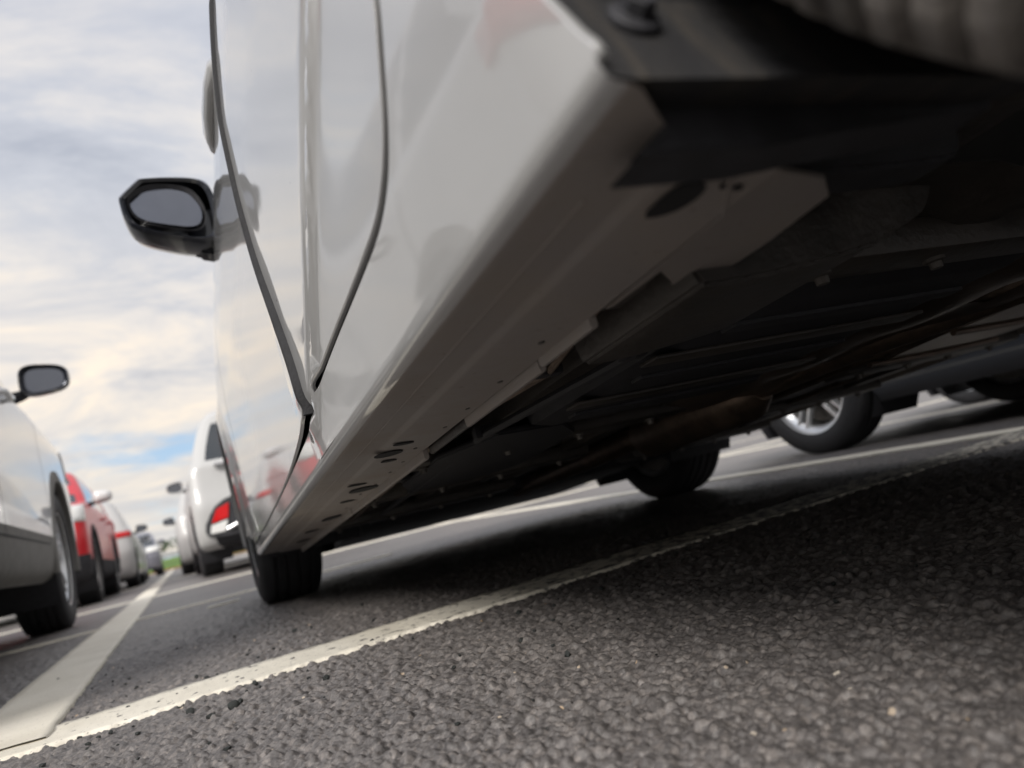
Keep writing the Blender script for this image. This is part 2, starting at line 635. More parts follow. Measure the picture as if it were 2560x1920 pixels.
def ribbon(name, p0, p1, width, mat, z=0.0050, edge=0.0036, step=0.003, seed=1):
    """painted line: slightly thick sheet whose edges wobble over the stones"""
    p0 = np.array(p0, float); p1 = np.array(p1, float)
    d = p1 - p0; Ln = np.linalg.norm(d); d /= Ln
    nrm = np.array([-d[1], d[0]])
    n = int(min(Ln / step, 2600)) + 2
    s = np.linspace(0, Ln, n)
    rows = []
    us = np.array([-1, -0.985, -0.8, -0.5, -0.2, 0.1, 0.4, 0.7, 0.985, 1.0])
    V = []
    for u in us:
        w = width / 2 * u
        wob = edge * (vnoise(s * 55, np.full(n, u > 0) * 9.0, 300 + seed) - 0.5) * (abs(u) > 0.9) + edge * 0.8 * (vnoise(s * 190, np.full(n, u > 0) * 9.0, 310 + seed) - 0.5) * (abs(u) > 0.9)
        x = p0[0] + d[0] * s + nrm[0] * (w + wob)
        y = p0[1] + d[1] * s + nrm[1] * (w + wob)
        g = 0.0011 * vnoise(x * 120, y * 120, 320 + seed) + 0.0016 * vnoise(x * 22, y * 22, 6) * np.clip(1.25 - np.hypot(x, y) / 6, 0, 1)
        zz = z - 0.0012 + g - (0.006 if abs(u) == 1 else 0)
        V.append(np.column_stack([x, y, zz]))
    V = np.concatenate(V)
    F = []
    m = len(us)
    for a in range(m - 1):
        for b in range(n - 1):
            F.append([a * n + b, a * n + b + 1, (a + 1) * n + b + 1, (a + 1) * n + b])
    o = mesh(name, V, F, mat, None, True, None)
    tag(o, kind='structure')
    return o


h = CAM_H
ribbon('painted_line_across_near', (-2.4, 6.74 * h - .075), (6.0, 6.74 * h + 0.19), 0.148, 'line_paint_worn', seed=1)
ribbon('painted_line_between_bays_left', (-0.245, 6.80 * h - 0.03), (-0.205, 60), 0.136, 'line_paint', z=0.0076, seed=2)
ribbon('painted_line_between_bays_right', (2.20, 6.83 * h + 0.1), (2.16, 60), 0.125, 'line_paint', z=0.0076, seed=3)
ribbon('painted_line_between_bays_far', (4.66, 6.83 * h + 0.1), (4.62, 60), 0.125, 'line_paint', z=0.0076, seed=4)
ribbon('painted_line_between_bays_outer', (-2.72, 6.83 * h), (-2.68, 60), 0.125, 'line_paint', z=0.0076, seed=8)
ribbon('painted_line_across_thin', (-9, 3.51), (0.9, 3.51), 0.05, 'line_paint', z=0.0066, seed=5, step=0.02)
ribbon('painted_line_across_far', (-9, 6.18), (12, 6.18), 0.17, 'line_paint', z=0.0066, seed=6, step=0.02)
ribbon('painted_line_across_farthest', (-9, 12.3), (12, 12.3), 0.16, 'line_paint', z=0.0066, seed=7, step=0.03)
ribbon('paint_mark_small', (0.08, 3.06), (0.19, 3.05), 0.03, 'line_paint', z=0.0066, seed=9)


def riser(x, label):
    """concrete block that lifts a rear wheel, just out of view behind the lens"""
    v, f = box_vf((x, -0.175, 0.089), (0.21, 0.21, 0.176), 0.012)
    tag(mesh('concrete_block', v, f, 'kerb_concrete', None, True, 30), label, 'block')


riser(0.240, 'concrete block under the left rear wheel of the nearest car')
riser(1.725, 'concrete block under the right rear wheel of the nearest car')

# ------------------------------------------------------------------ wheels
WHEEL_CACHE = {}


def tyre_mesh(Rt, W, rim_r, blocks=False):
    hw = W / 2
    prof = [(-hw * 0.80, rim_r), (-hw * 0.93, rim_r + 0.012), (-hw * 1.0, (rim_r + Rt) / 2), (-hw * 0.97, Rt - 0.030), (-hw * 0.90, Rt - 0.012), (-hw * 0.80, Rt - 0.003)]
    grooves = [-0.52, -0.18, 0.18, 0.52]
    gw = 0.055
    for g in grooves:
        prof += [(hw * (g - gw), Rt), (hw * (g - gw * 0.8), Rt - 0.007), (hw * (g + gw * 0.8), Rt - 0.007), (hw * (g + gw), Rt)]
    prof += [(-x, r) for x, r in prof[5::-1]]
    if not blocks:
        return lathe_x(prof, 72)
    n = 660
    V, F = lathe_x(prof, n)
    m = len(prof)
    for k in range(n):
        ph = min(k % 6, 1) if k % 6 < 2 else 2
        ph = 0 if k % 6 in (0, 1) else 1
        for j, (x, r) in enumerate(prof):
            sh = (abs(x) - hw * .60) / (hw * .40)
            if sh > 0 and r > Rt - .034 and ph == 0:
                y, z = V[k * m + j][1], V[k * m + j][2]
                d = .0070 * min(1, sh * 4)
                V[k * m + j] = (V[k * m + j][0] * (1 - .035), y * (1 - d / r), z * (1 - d / r))
    return V, F


def add_sipes(V, F, Rt, W, n=64):
    return V, F


def rim_vf(rr, W, spokes, style):
    """alloy wheel seen from its outer (+x) face"""
    parts = []
    hw = W / 2
    ring = [(hw * 0.86, rr), (hw * 0.90, rr + 0.010), (hw * 0.80, rr + 0.012), (hw * 0.72, rr - 0.006), (hw * 0.50, rr - 0.022), (-hw * 0.7, rr - 0.018), (-hw * 0.8, rr + 0.008)]
    parts.append(lathe_x(ring, 60))
    hub = [(hw * 0.30, 0.0001), (hw * 0.60, 0.0002), (hw * 0.62, 0.028), (hw * 0.54, 0.034), (hw * 0.54, 0.060), (hw * 0.42, 0.075), (hw * 0.2, 0.075)]
    parts.append(lathe_x(hub, 30))
    for s in range(spokes):
        base = 2 * math.pi * s / spokes
        offs = (-0.12, 0.12) if style == 'twin' else (0.0,)
        for o in offs:
            w0 = 0.022 if style == 'twin' else 0.040
            w1 = 0.017 if style == 'twin' else 0.052
            r0, r1 = 0.05, rr - 0.008
            a0, a1 = base + o * 1.9, base + o
            V = []
            for (r, a, w, xf, xb) in ((r0, a0, w0, hw * 0.56, hw * 0.25), ((r0 + r1) / 2, (a0 + a1) / 2, (w0 + w1) / 2 * 0.9, hw * 0.66, hw * 0.36), (r1, a1, w1, hw * 0.70, hw * 0.45)):
                c = Vector((0, math.cos(a) * r, math.sin(a) * r))
                tdir = Vector((0, -math.sin(a), math.cos(a)))
                for sx, sw in ((xb, -0.5), (xf - 0.008, -0.5), (xf, -0.30), (xf, 0.30), (xf - 0.008, 0.5), (xb, 0.5)):
                    V.append(c + tdir * (w * sw) + Vector((sx, 0, 0)))
            F = []
            for q in range(2):
                for k in range(6):
                    F.append([q * 6 + k, q * 6 + (k + 1) % 6, (q + 1) * 6 + (k + 1) % 6, (q + 1) * 6 + k])
            F.append([5, 4, 3, 2, 1, 0]); F.append([12, 13, 14, 15, 16, 17])
            parts.append((V, F))
    return merge(parts)


def wheel(parent, loc, Rt, W, rim_r, spokes=5, style='single', side=1, steer=0.0, spin=0.3, tyre_mat='rubber'):
    """side=+1: outer face towards +x.  wheel (hub, brake) > tyre, rim"""
    key = (Rt, W, rim_r, spokes, style, tyre_mat)
    if key not in WHEEL_CACHE:
        hubv, hubf = lathe_x([(-W * 0.3, 0.001), (-W * 0.3, 0.08), (-W * 0.05, 0.09), (-W * 0.05, rim_r * 0.80), (W * 0.02, rim_r * 0.80), (W * 0.02, 0.07), (W * 0.12, 0.06), (W * 0.12, 0.001)], 40)
        bv, bf = lathe_x([(-W * 0.34, 0.001), (-W * 0.34, rim_r * 0.92), (-W * 0.30, rim_r * 0.93), (-W * 0.30, 0.001)], 40)
        hubv, hubf = merge([(hubv, hubf), (bv, bf)])
        hm = mesh('wheel', hubv, hubf, 'brake_steel')
        tv, tf = tyre_mesh(Rt, W, rim_r, tyre_mat == 'tyre_dirty')
        tm = mesh('tyre', tv, tf, tyre_mat, angle=50)
        rv, rf = rim_vf(rim_r, W, spokes, style)
        rm = mesh('rim', rv, rf, 'alloy', angle=35)
        WHEEL_CACHE[key] = (hm.data, tm.data, rm.data)
        for o in (hm, tm, rm):
            bpy.data.objects.remove(o)
    hd, td, rd = WHEEL_CACHE[key]
    w = link('wheel', hd, parent)
    w.location = loc
    w.rotation_euler = (spin, 0, (0 if side > 0 else math.pi) + steer)
    w.rotation_mode = 'XYZ'
    # spin first about own axle, then steer: XYZ euler applies X then Z
    link('tyre', td, w)
    link('rim', rd, w)
    return w


# ------------------------------------------------------------------ generic car body
def catmull(ts, vals, t):
    """monotone-ish smooth interpolation (numpy pchip-like) of rows vals at ts"""
    ts = np.asarray(ts, float); vals = np.asarray(vals, float)
    d = np.diff(vals, axis=0) / np.diff(ts)[:, None]
    m = np.zeros_like(vals)
    m[0] = d[0]; m[-1] = d[-1]
    a = d[:-1]; b = d[1:]
    with np.errstate(divide='ignore', invalid='ignore'):
        hm = 2 * a * b / (a + b)
    m[1:-1] = np.where(a * b > 0, hm, 0)
    m = np.nan_to_num(m)
    k = np.clip(np.searchsorted(ts, t, side='right') - 1, 0, len(ts) - 2)
    hh = (ts[k + 1] - ts[k])
    u = ((t - ts[k]) / hh)[:, None]
    hh = hh[:, None]
    return ((2 * u**3 - 3 * u**2 + 1) * vals[k] + (u**3 - 2 * u**2 + u) * hh * m[k] + (-2 * u**3 + 3 * u**2) * vals[k + 1] + (u**3 - u**2) * hh * m[k + 1])


NR, NC, NS, NF = 7, 9, 74, 8      # outline samples: rear face, corner, side, front face


def outline(yr, yf, w, rcr, rcf):
    """half outline from rear centre round the +x side to front centre -> arrays x, y and section code"""
    rcr = min(rcr, w * 0.9); rcf = min(rcf, w * 0.9)
    pts = []
    br, bf = rcr * 0.55, rcf * 0.55   # corners are elliptical: longer across than along
    for i in range(NR):
        x = (w - rcr) * i / NR
        bow = 0.25 * br * (1 - (x / max(w - rcr, 1e-6))**2)
        pts.append((x, yr - bow * 0.6))
    for i in range(NC):
        a = (i / NC) * math.pi / 2
        pts.append((w - rcr + rcr * math.sin(a), yr + br - br * math.cos(a)))
    ya, yb = yr + br, yf - bf
    for i in range(NS):
        t = i / NS
        bow = 0.012 * (1 - (2 * t - 1)**2)
        pts.append((w - 0.012 + bow, ya + (yb - ya) * t))
    for i in range(NC):
        a = (i / NC) * math.pi / 2
        pts.append((w - rcf - 0.012 + rcf * math.cos(a) + 0.0, yf - bf + bf * math.sin(a)))
    for i in range(NF + 1):
        x = (w - rcf - 0.012) * (1 - i / NF)
        bow = 0.25 * bf * (1 - (x / max(w - rcf, 1e-6))**2)
        pts.append((x, yf + bow * 0.6))
    return np.array(pts)


SEC = ['R'] * NR + ['RC'] * NC + ['S'] * NS + ['FC'] * NC + ['F'] * NF


def make_body(root, P, keep=None):
    """levels -> classified faces -> one mesh per part"""
    lv = np.array(P['levels'], float)       # z, yr, yf, w, rcr, rcf
    idx = np.arange(len(lv), dtype=float)
    nl = P.get('nl', 40)
    tt = np.linspace(0, len(lv) - 1, nl)
    L = catmull(idx, lv, tt)
    G = []
    for z, yr, yf, w, rcr, rcf in L:
        o = outline(yr, yf, w, rcr, rcf)
        G.append(np.column_stack([o, np.full(len(o), z)]))
    G = np.array(G)                          # level, s, xyz
    # crown of the bonnet/roof towards the centre
    ns = G.shape[1]
    # wheel arches: snap inside vertices to the arch circle
    arches = P['arches']                     # (y, z, r)
    inside = np.zeros(G.shape[:2], bool)
    for (ya, za, ra) in arches:
        dy = G[:, :, 1] - ya; dz = G[:, :, 2] - za
        dd = np.hypot(dy, dz)
        side = np.abs(G[:, :, 0]) > 0.45 * P['w']
        inside |= (dd < ra) & side
    faces = []
    for a in range(nl - 1):
        for b in range(ns - 1):
            q = [(a, b), (a, b + 1), (a + 1, b + 1), (a + 1, b)]
            if all(inside[i] for i in q):
                continue
            faces.append(q)
    for (ya, za, ra) in arches:
        dy = G[:, :, 1] - ya; dz = G[:, :, 2] - za
        dd = np.hypot(dy, dz)
        side = np.abs(G[:, :, 0]) > 0.45 * P['w']
        m = (dd < ra) & side
        k = np.where(m, ra / np.maximum(dd, 1e-6), 1)
        G[:, :, 1] = np.where(m, ya + dy * k, G[:, :, 1])
        G[:, :, 2] = np.where(m, np.maximum(za + dz * k, G[0, 0, 2]), G[:, :, 2])
    classify = P['classify']
    groups = {}
    for q in faces:
        c = np.mean([G[i] for i in q], axis=0)
        sec = SEC[min(q[0][1], len(SEC) - 1)]
        lev = (q[0][0] + 0.5) / (nl - 1) * (len(lv) - 1)
        for sgn in (1, -1):
            if keep and not keep(c[0] * sgn, c[1], c[2]):
                continue
            nm = classify(c, sec, lev, sgn)
            if nm:
                groups.setdefault(nm, []).append((q, sgn))
    # roof cap
    capq = [(nl - 1, b) for b in range(ns)]
    xc = P.get('xc', 0.0)
    objs = {}
    for nm, lst in groups.items():
        key = {}
        V, F = [], []

        def vid(i, s):
            k = (i, s if abs(G[i][0]) > 1e-5 else 1)
            if k not in key:
                key[k] = len(V)
                p = G[i]
                V.append((xc + p[0] * s, p[1], p[2]))
            return key[k]
        for q, s in lst:
            f = [vid(i, s) for i in q]
            if len(set(f)) < 3:
                continue
            f = list(dict.fromkeys(f))
            F.append(f if s > 0 else f[::-1])
        if nm.split('.')[0] == 'body':
            topz = G[-1, 0, 2] + P.get('crown', 0.02)
            cidx = len(V)
            yc = float(np.mean(G[-1, :, 1]))
            V.append((xc, yc, topz))
            for b in range(ns - 1):
                for s in (1, -1):
                    f = [vid((nl - 1, b), s), vid((nl - 1, b + 1), s), cidx]
                    if len(set(f)) == 3:
                        F.append(f if s > 0 else f[::-1])
        base, mat = P['parts']['glass_side' if nm.startswith('glass_side') else nm]
        o = mesh(base, V, F, mat, root, True, P.get('sharp', 40))
        if nm in P.get('thick', {}):
            md = o.modifiers.new('thick', 'SOLIDIFY')
            md.thickness = P['thick'][nm]
            md.offset = 1.0
        objs[nm] = o
    P['_G'] = G
    return objs


def surf_strip(root, G, name, mat, pts, width, sgn, xc=0.0, off=0.0015):
    """dark seam laid along (y, z) polyline on the body side"""
    nl, ns = G.shape[:2]
    sl = slice(NR + NC, NR + NC + NS)
    side = G[:, sl].reshape(-1, 3)

    def X(y, z):
        d = (side[:, 1] - y)**2 + (side[:, 2] - z)**2
        k = np.argpartition(d, 4)[:4]
        w = 1 / (d[k] + 1e-6)
        return float((side[k, 0] * w).sum() / w.sum())
    V, F = [], []
    dense = []
    for (a, b) in zip(pts[:-1], pts[1:]):
        for t in np.linspace(0, 1, 8, endpoint=False):
            dense.append((a[0] + (b[0] - a[0]) * t, a[1] + (b[1] - a[1]) * t))
    dense.append(pts[-1])
    for i, (y, z) in enumerate(dense):
        a = dense[max(i - 1, 0)]; b = dense[min(i + 1, len(dense) - 1)]
        ty, tz = b[0] - a[0], b[1] - a[1]
        l = math.hypot(ty, tz) or 1
        ny, nz = -tz / l, ty / l
        for s in (-0.5, 0.5):
            yy, zz = y + ny * width * s, z + nz * width * s
            V.append((xc + sgn * (X(yy, zz) + off), yy, zz))
    for i in range(len(dense) - 1):
        F.append([2 * i, 2 * i + 1, 2 * i + 3, 2 * i + 2])
    return mesh(name, V, F, mat, root)


def arch_liner(root, xc, x_out, depth, y, z, r, sgn, name='wheel_arch_liner', mat='black_plastic'):
    V, F = [], []
    n = 22
    for i in range(n + 1):
        a = R(-32) + (math.pi + R(64)) * i / n
        cy, cz = y + r * math.cos(a), z + r * math.sin(a)
        for x in (x_out - 0.012, x_out - depth):
            V.append((xc + sgn * x, cy, cz))
    for i in range(n):
        F.append([2 * i, 2 * i + 1, 2 * i + 3, 2 * i + 2])
    c = len(V)
    V.append((xc + sgn * (x_out - depth), y, z))
    for i in range(n):
        F.append([2 * i + 1, 2 * i + 3, c])
    return mesh(name, V, F, mat, root, True, 40)


def arch_trim(root, xc, x_out, y, z, r, w, sgn, mat, zmin, name='wheel_arch_trim'):
    """plastic lip round the arch"""
    V, F = [], []
    n = 40
    a0 = math.asin(max(-1, min(1, (zmin - z) / r)))
    for i in range(n + 1):
        a = a0 + (math.pi - 2 * a0) * i / n
        for rr, dx in ((r - 0.004, -0.03), (r - 0.004, 0.006), (r + w * 0.5, 0.008), (r + w, 0.001), (r + w, -0.02)):
            V.append((xc + sgn * (x_out + dx), y + rr * math.cos(a), z + rr * math.sin(a)))
    for i in range(n):
        for k in range(4):
            F.append([i * 5 + k, i * 5 + k + 1, (i + 1) * 5 + k + 1, (i + 1) * 5 + k])
    return mesh(name, V, F, mat, root, True, 50)


def door_mirror(root, base, sgn, w=0.20, hgt=0.13, dep=0.10, cap='gloss_black', head=1):
    """housing (rounded box) on a short arm; the glass faces backwards (-y).  base = point on the door"""
    bx, by, bz = base
    N, M = 26, 9
    V, F = [], []
    cx = bx + sgn * (0.030 + w / 2); cz = bz + hgt * 0.42

    def ring(k, sc, y):
        for i in range(N):
            a = 2 * math.pi * i / N
            ca, sa = math.cos(a), math.sin(a)
            e = 0.62
            x = math.copysign(abs(ca)**e, ca) * w / 2 * sc
            z = math.copysign(abs(sa)**e, sa) * hgt / 2 * sc
            x *= 1.0
            z *= (1.0 - 0.18 * (sgn * x / (w / 2)))
            V.append((cx + x, y, cz + z))
    prof = [(0.78, 0.010), (0.86, -0.012), (0.95, -0.020), (1.0, -0.006), (1.0, 0.02), (0.97, dep * 0.45), (0.86, dep * 0.75), (0.62, dep * 0.95), (0.25, dep * 1.04)]
    for k, (sc, dy) in enumerate(prof):
        ring(k, sc, by + dy)
    for k in range(len(prof) - 1):
        for i in range(N):
            F.append([k * N + i, k * N + (i + 1) % N, (k + 1) * N + (i + 1) % N, (k + 1) * N + i])
    F.append([(len(prof) - 1) * N + i for i in range(N)])
    m = mesh('door_mirror', V, F, cap, root, True, 60)
    # recessed glass
    V2 = []
    for sc, dy in ((0.80, 0.012), (0.76, 0.011)):
        for i in range(N):
            a = 2 * math.pi * i / N
            ca, sa = math.cos(a), math.sin(a)
            x = math.copysign(abs(ca)**0.62, ca) * w / 2 * sc
            z = math.copysign(abs(sa)**0.62, sa) * hgt / 2 * sc * (1.0 - 0.18 * (sgn * x / (w / 2)))
            V2.append((cx + x, by + dy, cz + z))
    F2 = [[i, (i + 1) % N, N + (i + 1) % N, N + i] for i in range(N)] + [[N + i for i in range(N)]]
    mesh('mirror_glass', V2, F2, 'mirror_glass', m, False)
    av, af = tube_vf([(bx - sgn * 0.02, by + dep * 0.35, bz - 0.01), (bx + sgn * 0.03, by + dep * 0.35, bz), (cx - sgn * w * 0.33, by + dep * 0.35, cz - hgt * 0.30)], [0.03, 0.024, 0.022], 10)
    mesh('mirror_arm', av, af, 'black_plastic', m)
    return m


def generic_car(name, label, cat, loc, heading, kind, paint_mat, group, clad=None, opts=None):
    """y=0 at the rear axle, z=0 at the tyres' feet, x=0 on the centre line"""
    o = dict(opts or {})
    root = empty(name, loc)
    root.rotation_euler = (0, 0, heading)
    tag(root, label, cat, group)
    if kind == 'suv':
        W, wb, Rt, tw, H, z0 = 0.89, 2.66, 0.345, 0.215, 1.62, 0.24
        rear, front = -0.86, 3.50
        lv = [(z0, rear + 0.16, front - 0.14, W - 0.075, 0.3, 0.42),
              (z0 + 0.05, rear + 0.06, front - 0.05, W - 0.02, 0.3, 0.42),
              (0.46, rear + 0.00, front + 0.00, W, 0.3, 0.42),
              (0.62, rear - 0.01, front + 0.01, W, 0.28, 0.40),
              (0.80, rear + 0.03, front - 0.03, W - 0.005, 0.26, 0.38),
              (0.96, rear + 0.06, front - 0.14, W - 0.012, 0.25, 0.36),
              (1.02, rear + 0.07, front - 0.40, W - 0.03, 0.25, 0.4),
              (1.06, rear + 0.09, 2.42, W - 0.055, 0.24, 0.35),
              (1.20, rear + 0.17, 2.15, W - 0.095, 0.23, 0.33),
              (1.45, rear + 0.32, 1.66, W - 0.19, 0.22, 0.30),
              (1.54, rear + 0.36, 1.42, W - 0.25, 0.22, 0.28),
              (1.60, rear + 0.42, 1.05, W - 0.37, 0.2, 0.25),
              (H, rear + 0.60, 0.75, W - 0.55, 0.2, 0.2)]
        win = (6.9, 9.0)
    else:
        W, wb, Rt, tw, H, z0 = 0.855, 2.55, 0.305, 0.195, 1.48, 0.17
        rear, front = -0.70, 3.32
        lv = [(z0, rear + 0.15, front - 0.12, W - 0.07, 0.3, 0.45),
              (z0 + 0.05, rear + 0.05, front - 0.04, W - 0.02, 0.3, 0.45),
              (0.38, rear + 0.00, front + 0.00, W, 0.3, 0.45),
              (0.54, rear - 0.01, front + 0.00, W, 0.28, 0.42),
              (0.72, rear + 0.03, front - 0.06, W - 0.004, 0.26, 0.4),
              (0.85, rear + 0.06, front - 0.20, W - 0.012, 0.25, 0.38),
              (0.91, rear + 0.07, front - 0.48, W - 0.03, 0.25, 0.4),
              (0.95, rear + 0.09, 2.38, W - 0.055, 0.24, 0.35),
              (1.08, rear + 0.17, 2.10, W - 0.095, 0.23, 0.33),
              (1.33, rear + 0.34, 1.58, W - 0.19, 0.22, 0.30),
              (1.41, rear + 0.40, 1.35, W - 0.25, 0.22, 0.28),
              (1.46, rear + 0.48, 1.0, W - 0.37, 0.2, 0.25),
              (H, rear + 0.68, 0.7, W - 0.55, 0.2, 0.2)]
        win = (6.9, 9.0)
    ra = Rt + 0.055
    if 'rc' in o:
        lv = [l[:4] + (l[4] * o['rc'], l[5] * o['rc']) for l in lv]
    zlamp = 0.5 * (lv[4][0] + lv[5][0])
    clad_top = (z0 + 0.20) if clad else 0

    def classify(c, sec, lev, sgn):
        x, y, z = c
        if win[0] < lev < win[1]:
            if sec == 'S':
                lo = lv[7][1] + (lev - 7) * 0.14
                t = (y - (rear + 0.30 + (lev - 7) * 0.17))
                hi = 2.42 - (lev - 7) * 0.37
                if t > 0.0 and y < hi - 0.12:
                    if abs(y - (1.05 - (lev - 7) * 0.02)) > 0.045 and abs(y - 0.10 + (lev - 7) * 0.05) > 0.035:
                        return 'glass_side%d%d' % (sgn, 0 if y < 0.10 - (lev - 7) * .05 else (1 if y < 1.05 else 2))
                return 'body'
            if sec == 'F' or (sec == 'FC' and x < 0.86 * W - (lev - 7) * 0.08 and y > 1.2):
                return 'glass_front'
            if sec == 'R' and lev > 7.2:
                return 'glass_rear'
            return 'body'
        if clad and z < clad_top + (0.05 if sec in ('R', 'F', 'RC', 'FC') else 0):
            return 'clad'
        if o.get('no_tail') and z > .3 and sec in ('RC', 'S') and y < rear + 0.42:
            return 'body'
        if sec in ('RC',) and 4.45 < lev < 5.5 and x > 0.55 * W:
            return 'lamp_r%d' % sgn
        if sec == 'S' and y < rear + 0.26 and 4.6 < lev < 5.3:
            return 'lamp_r%d' % sgn
        if sec == 'FC' and 3.9 < lev < 5.1 and x > 0.40 * W:
            return 'lamp_f%d' % sgn
        if sec == 'F' and 2.3 < lev < 3.9 and x < 0.55 * W:
            return 'grille'
        if sec == 'R' and lev < 1.6:
            return 'valance'
        return 'body'
    P = dict(levels=lv, w=W, arches=[(0, Rt, ra), (wb, Rt, ra)], classify=classify, nl=46,
             parts={'body': ('body', paint_mat), 'glass_side': ('side_window', 'car_glass'), 'glass_front': ('windscreen', 'car_glass'),
                    'glass_rear': ('rear_window', 'car_glass'), 'clad': ('lower_cladding', clad or 'grey_cladding'),
                    'lamp_r1': ('tail_lamp', 'red_lens'), 'lamp_r-1': ('tail_lamp', 'red_lens'),
                    'lamp_f1': ('headlamp', 'clear_lens'), 'lamp_f-1': ('headlamp', 'clear_lens'),
                    'grille': ('grille', 'black_plastic'), 'valance': ('rear_valance', 'black_plastic')},
             thick={'lamp_r1': 0.006, 'lamp_r-1': 0.006, 'lamp_f1': 0.006, 'lamp_f-1': 0.006})
    objs = make_body(root, P)
    G = P['_G']
    for sgn in (1, -1):
        for yy in (0, wb):
            wheel(root, (sgn * (W - 0.012 - tw / 2), yy, Rt), Rt, tw, Rt * 0.66, o.get('spokes', 5), o.get('style', 'single'), sgn, 0, 0.4 + yy)
            arch_liner(root, 0, W - 0.01, 0.30, yy, Rt, ra + 0.002, sgn)
            if clad:
                arch_trim(root, 0, W - 0.004, yy, Rt, ra, 0.05, sgn, clad, z0 + 0.04)
        door_mirror(root, (sgn * (W - 0.055), 1.98, lv[7][0] + 0.01), sgn, 0.20, 0.135, 0.10, o.get('mirror', paint_mat))
        if o.get('seams'):
            zb, zt = z0 + 0.17 if not clad else clad_top - 0.05, lv[6][0]
            for pts in ([(1.06, zb), (1.04, 0.6), (1.05, zt)], [(2.08, zb + 0.02), (2.18, 0.55), (2.16, zt)],
                        [(0.42, zb + 0.02), (0.36, 0.45), (0.18, 0.68), (0.10, zt)], [(0.42, zb + 0.01), (2.08, zb + 0.01)]):
                surf_strip(root, G, 'door_seam', 'seam', pts, 0.006, sgn)
            for yy in (0.42, 1.32):
                hv, hf = tube_vf([(sgn * (W - 0.012), yy - 0.10, zt - 0.10), (sgn * (W + 0.022), yy - 0.07, zt - 0.10), (sgn * (W + 0.024), yy + 0.05, zt - 0.10), (sgn * (W - 0.012), yy + 0.08, zt - 0.10)], 0.012, 10)
                mesh('door_handle', hv, hf, paint_mat, root)
    # floor, cabin dark mass
    fv, ff = box_vf((0, (rear + front) / 2, z0 + 0.06), (2 * W - 0.62, front - rear - 0.5, 0.10), 0.02)
    mesh('floor_pan', fv, ff, 'floor_pan', root)
    iv, if_ = box_vf((0, 0.9, lv[6][0] - 0.30), (2 * W - 0.36, 2.4, 0.5), 0.05)
    mesh('cabin_interior', iv, if_, 'cabin_interior', root)
    # bumper lips and plate
    pv, pf = box_vf((0, front + 0.055, 0.52), (0.50, 0.012, 0.11), 0.003)
    mesh('front_plate', pv, pf, 'black_plastic', root)
    tv, tf = box_vf((0, rear - 0.060 + (0.02 if kind != 'suv' else 0.02), 0.86 if kind == 'suv' else 0.74), (0.50, 0.014, 0.12), 0.003)
    mesh('rear_plate', tv, tf, 'black_plastic', root)
    return root, P, dict(W=W, wb=wb, Rt=Rt, tw=tw, z0=z0, rear=rear, front=front, H=H)


PI = math.pi

# ------------------------------------------------------------------ the near white car
# local frame: x = 0 on its left flank, y = 0 level with the lens, z = 0 at the tyres' feet
YAW, PITCH = math.atan(0.03), R(4.0)
hatch = empty('white_hatchback', (0.135, 0.0, 2.5 * math.tan(PITCH)))
hatch.rotation_euler = (-PITCH, 0, -YAW)
tag(hatch, 'white hatchback nearest the lens, seen from beside its rear wheel along sill and underside', 'car')
HW = 0.845
RT = 0.285
YR, YF = -0.100, 2.5

_bz = np.array([0, .13, .16, .20, .25, .30, .36, .44, .52, .60, .69, .80, .815, .86, .95])
_bx = np.array([0, 0, -.0018, -.0050, -.0088, -.0118, -.0148, -.0180, -.0200, -.0200, -.0150, -.0025, 0, .016, .10])
_cy = np.array([.28, .391, .471, .569, .645, .719, .775])
_cz = np.array([.40, .354, .322, .276, .234, .198, .170])


def smooth_interp(zq):
    return catmull(_bz, _bx[:, None], np.atleast_1d(np.asarray(zq, float)))[:, 0]


def flank(y, z, prouds=0.0):
    """x of the outer skin; a swage line sweeps down the rear door"""
    y = np.atleast_1d(np.asarray(y, float)); z = np.atleast_1d(np.asarray(z, float))
    x = smooth_interp(z)
    zc = np.interp(y, _cy, _cz, left=.40, right=.170)
    d = (z - zc) * 0.72
    win = np.clip((y - .24) / .10, 0, 1) * np.clip((.86 - y) / .06, 0, 1)
    win = win * win * (3 - 2 * win)
    ridge = -0.0042 * np.exp(-(d / .006)**2) + 0.0046 * np.exp(-((d - .015) / .0075)**2)
    fold = -0.004 * np.exp(-np.maximum(d, 0) / .09) * (d > 0) - 0.004 * np.exp(-np.maximum(-d, 0) / .035) * (d <= 0)
    x = x + win * (ridge + fold)
    dr = np.abs(np.hypot(y - YF, z - .285) - .306)
    x = x - .013 * np.exp(-(dr / .035)**2) * (z > .15) * (y > 1.96)
    # bonnet end narrows
    x = x + np.where(y > 2.3, 0.06 * np.clip(y - 2.3, 0, 2)**1.7, 0)
    x = x + np.where(y < 0.2, 0.012 * np.clip(0.2 - y, 0, 2)**1.6, 0)
    return x - prouds


def flank_n(y, z, fn):
    e = 1e-3
    fy = (fn(y + e, z) - fn(y - e, z)) / (2 * e)
    fz = (fn(y, z + e) - fn(y, z - e)) / (2 * e)
    n = np.column_stack([-np.ones_like(fy), fy, fz])
    return n / np.linalg.norm(n, axis=1)[:, None]


def dense_loop(poly, step):
    out = []
    for a, b in zip(poly, poly[1:] + poly[:1]):
        l = math.hypot(b[0] - a[0], b[1] - a[1])
        n = max(1, int(round(l / step)))
        for i in range(n):
            t = i / n
            out.append((a[0] + (b[0] - a[0]) * t, a[1] + (b[1] - a[1]) * t))
    return out


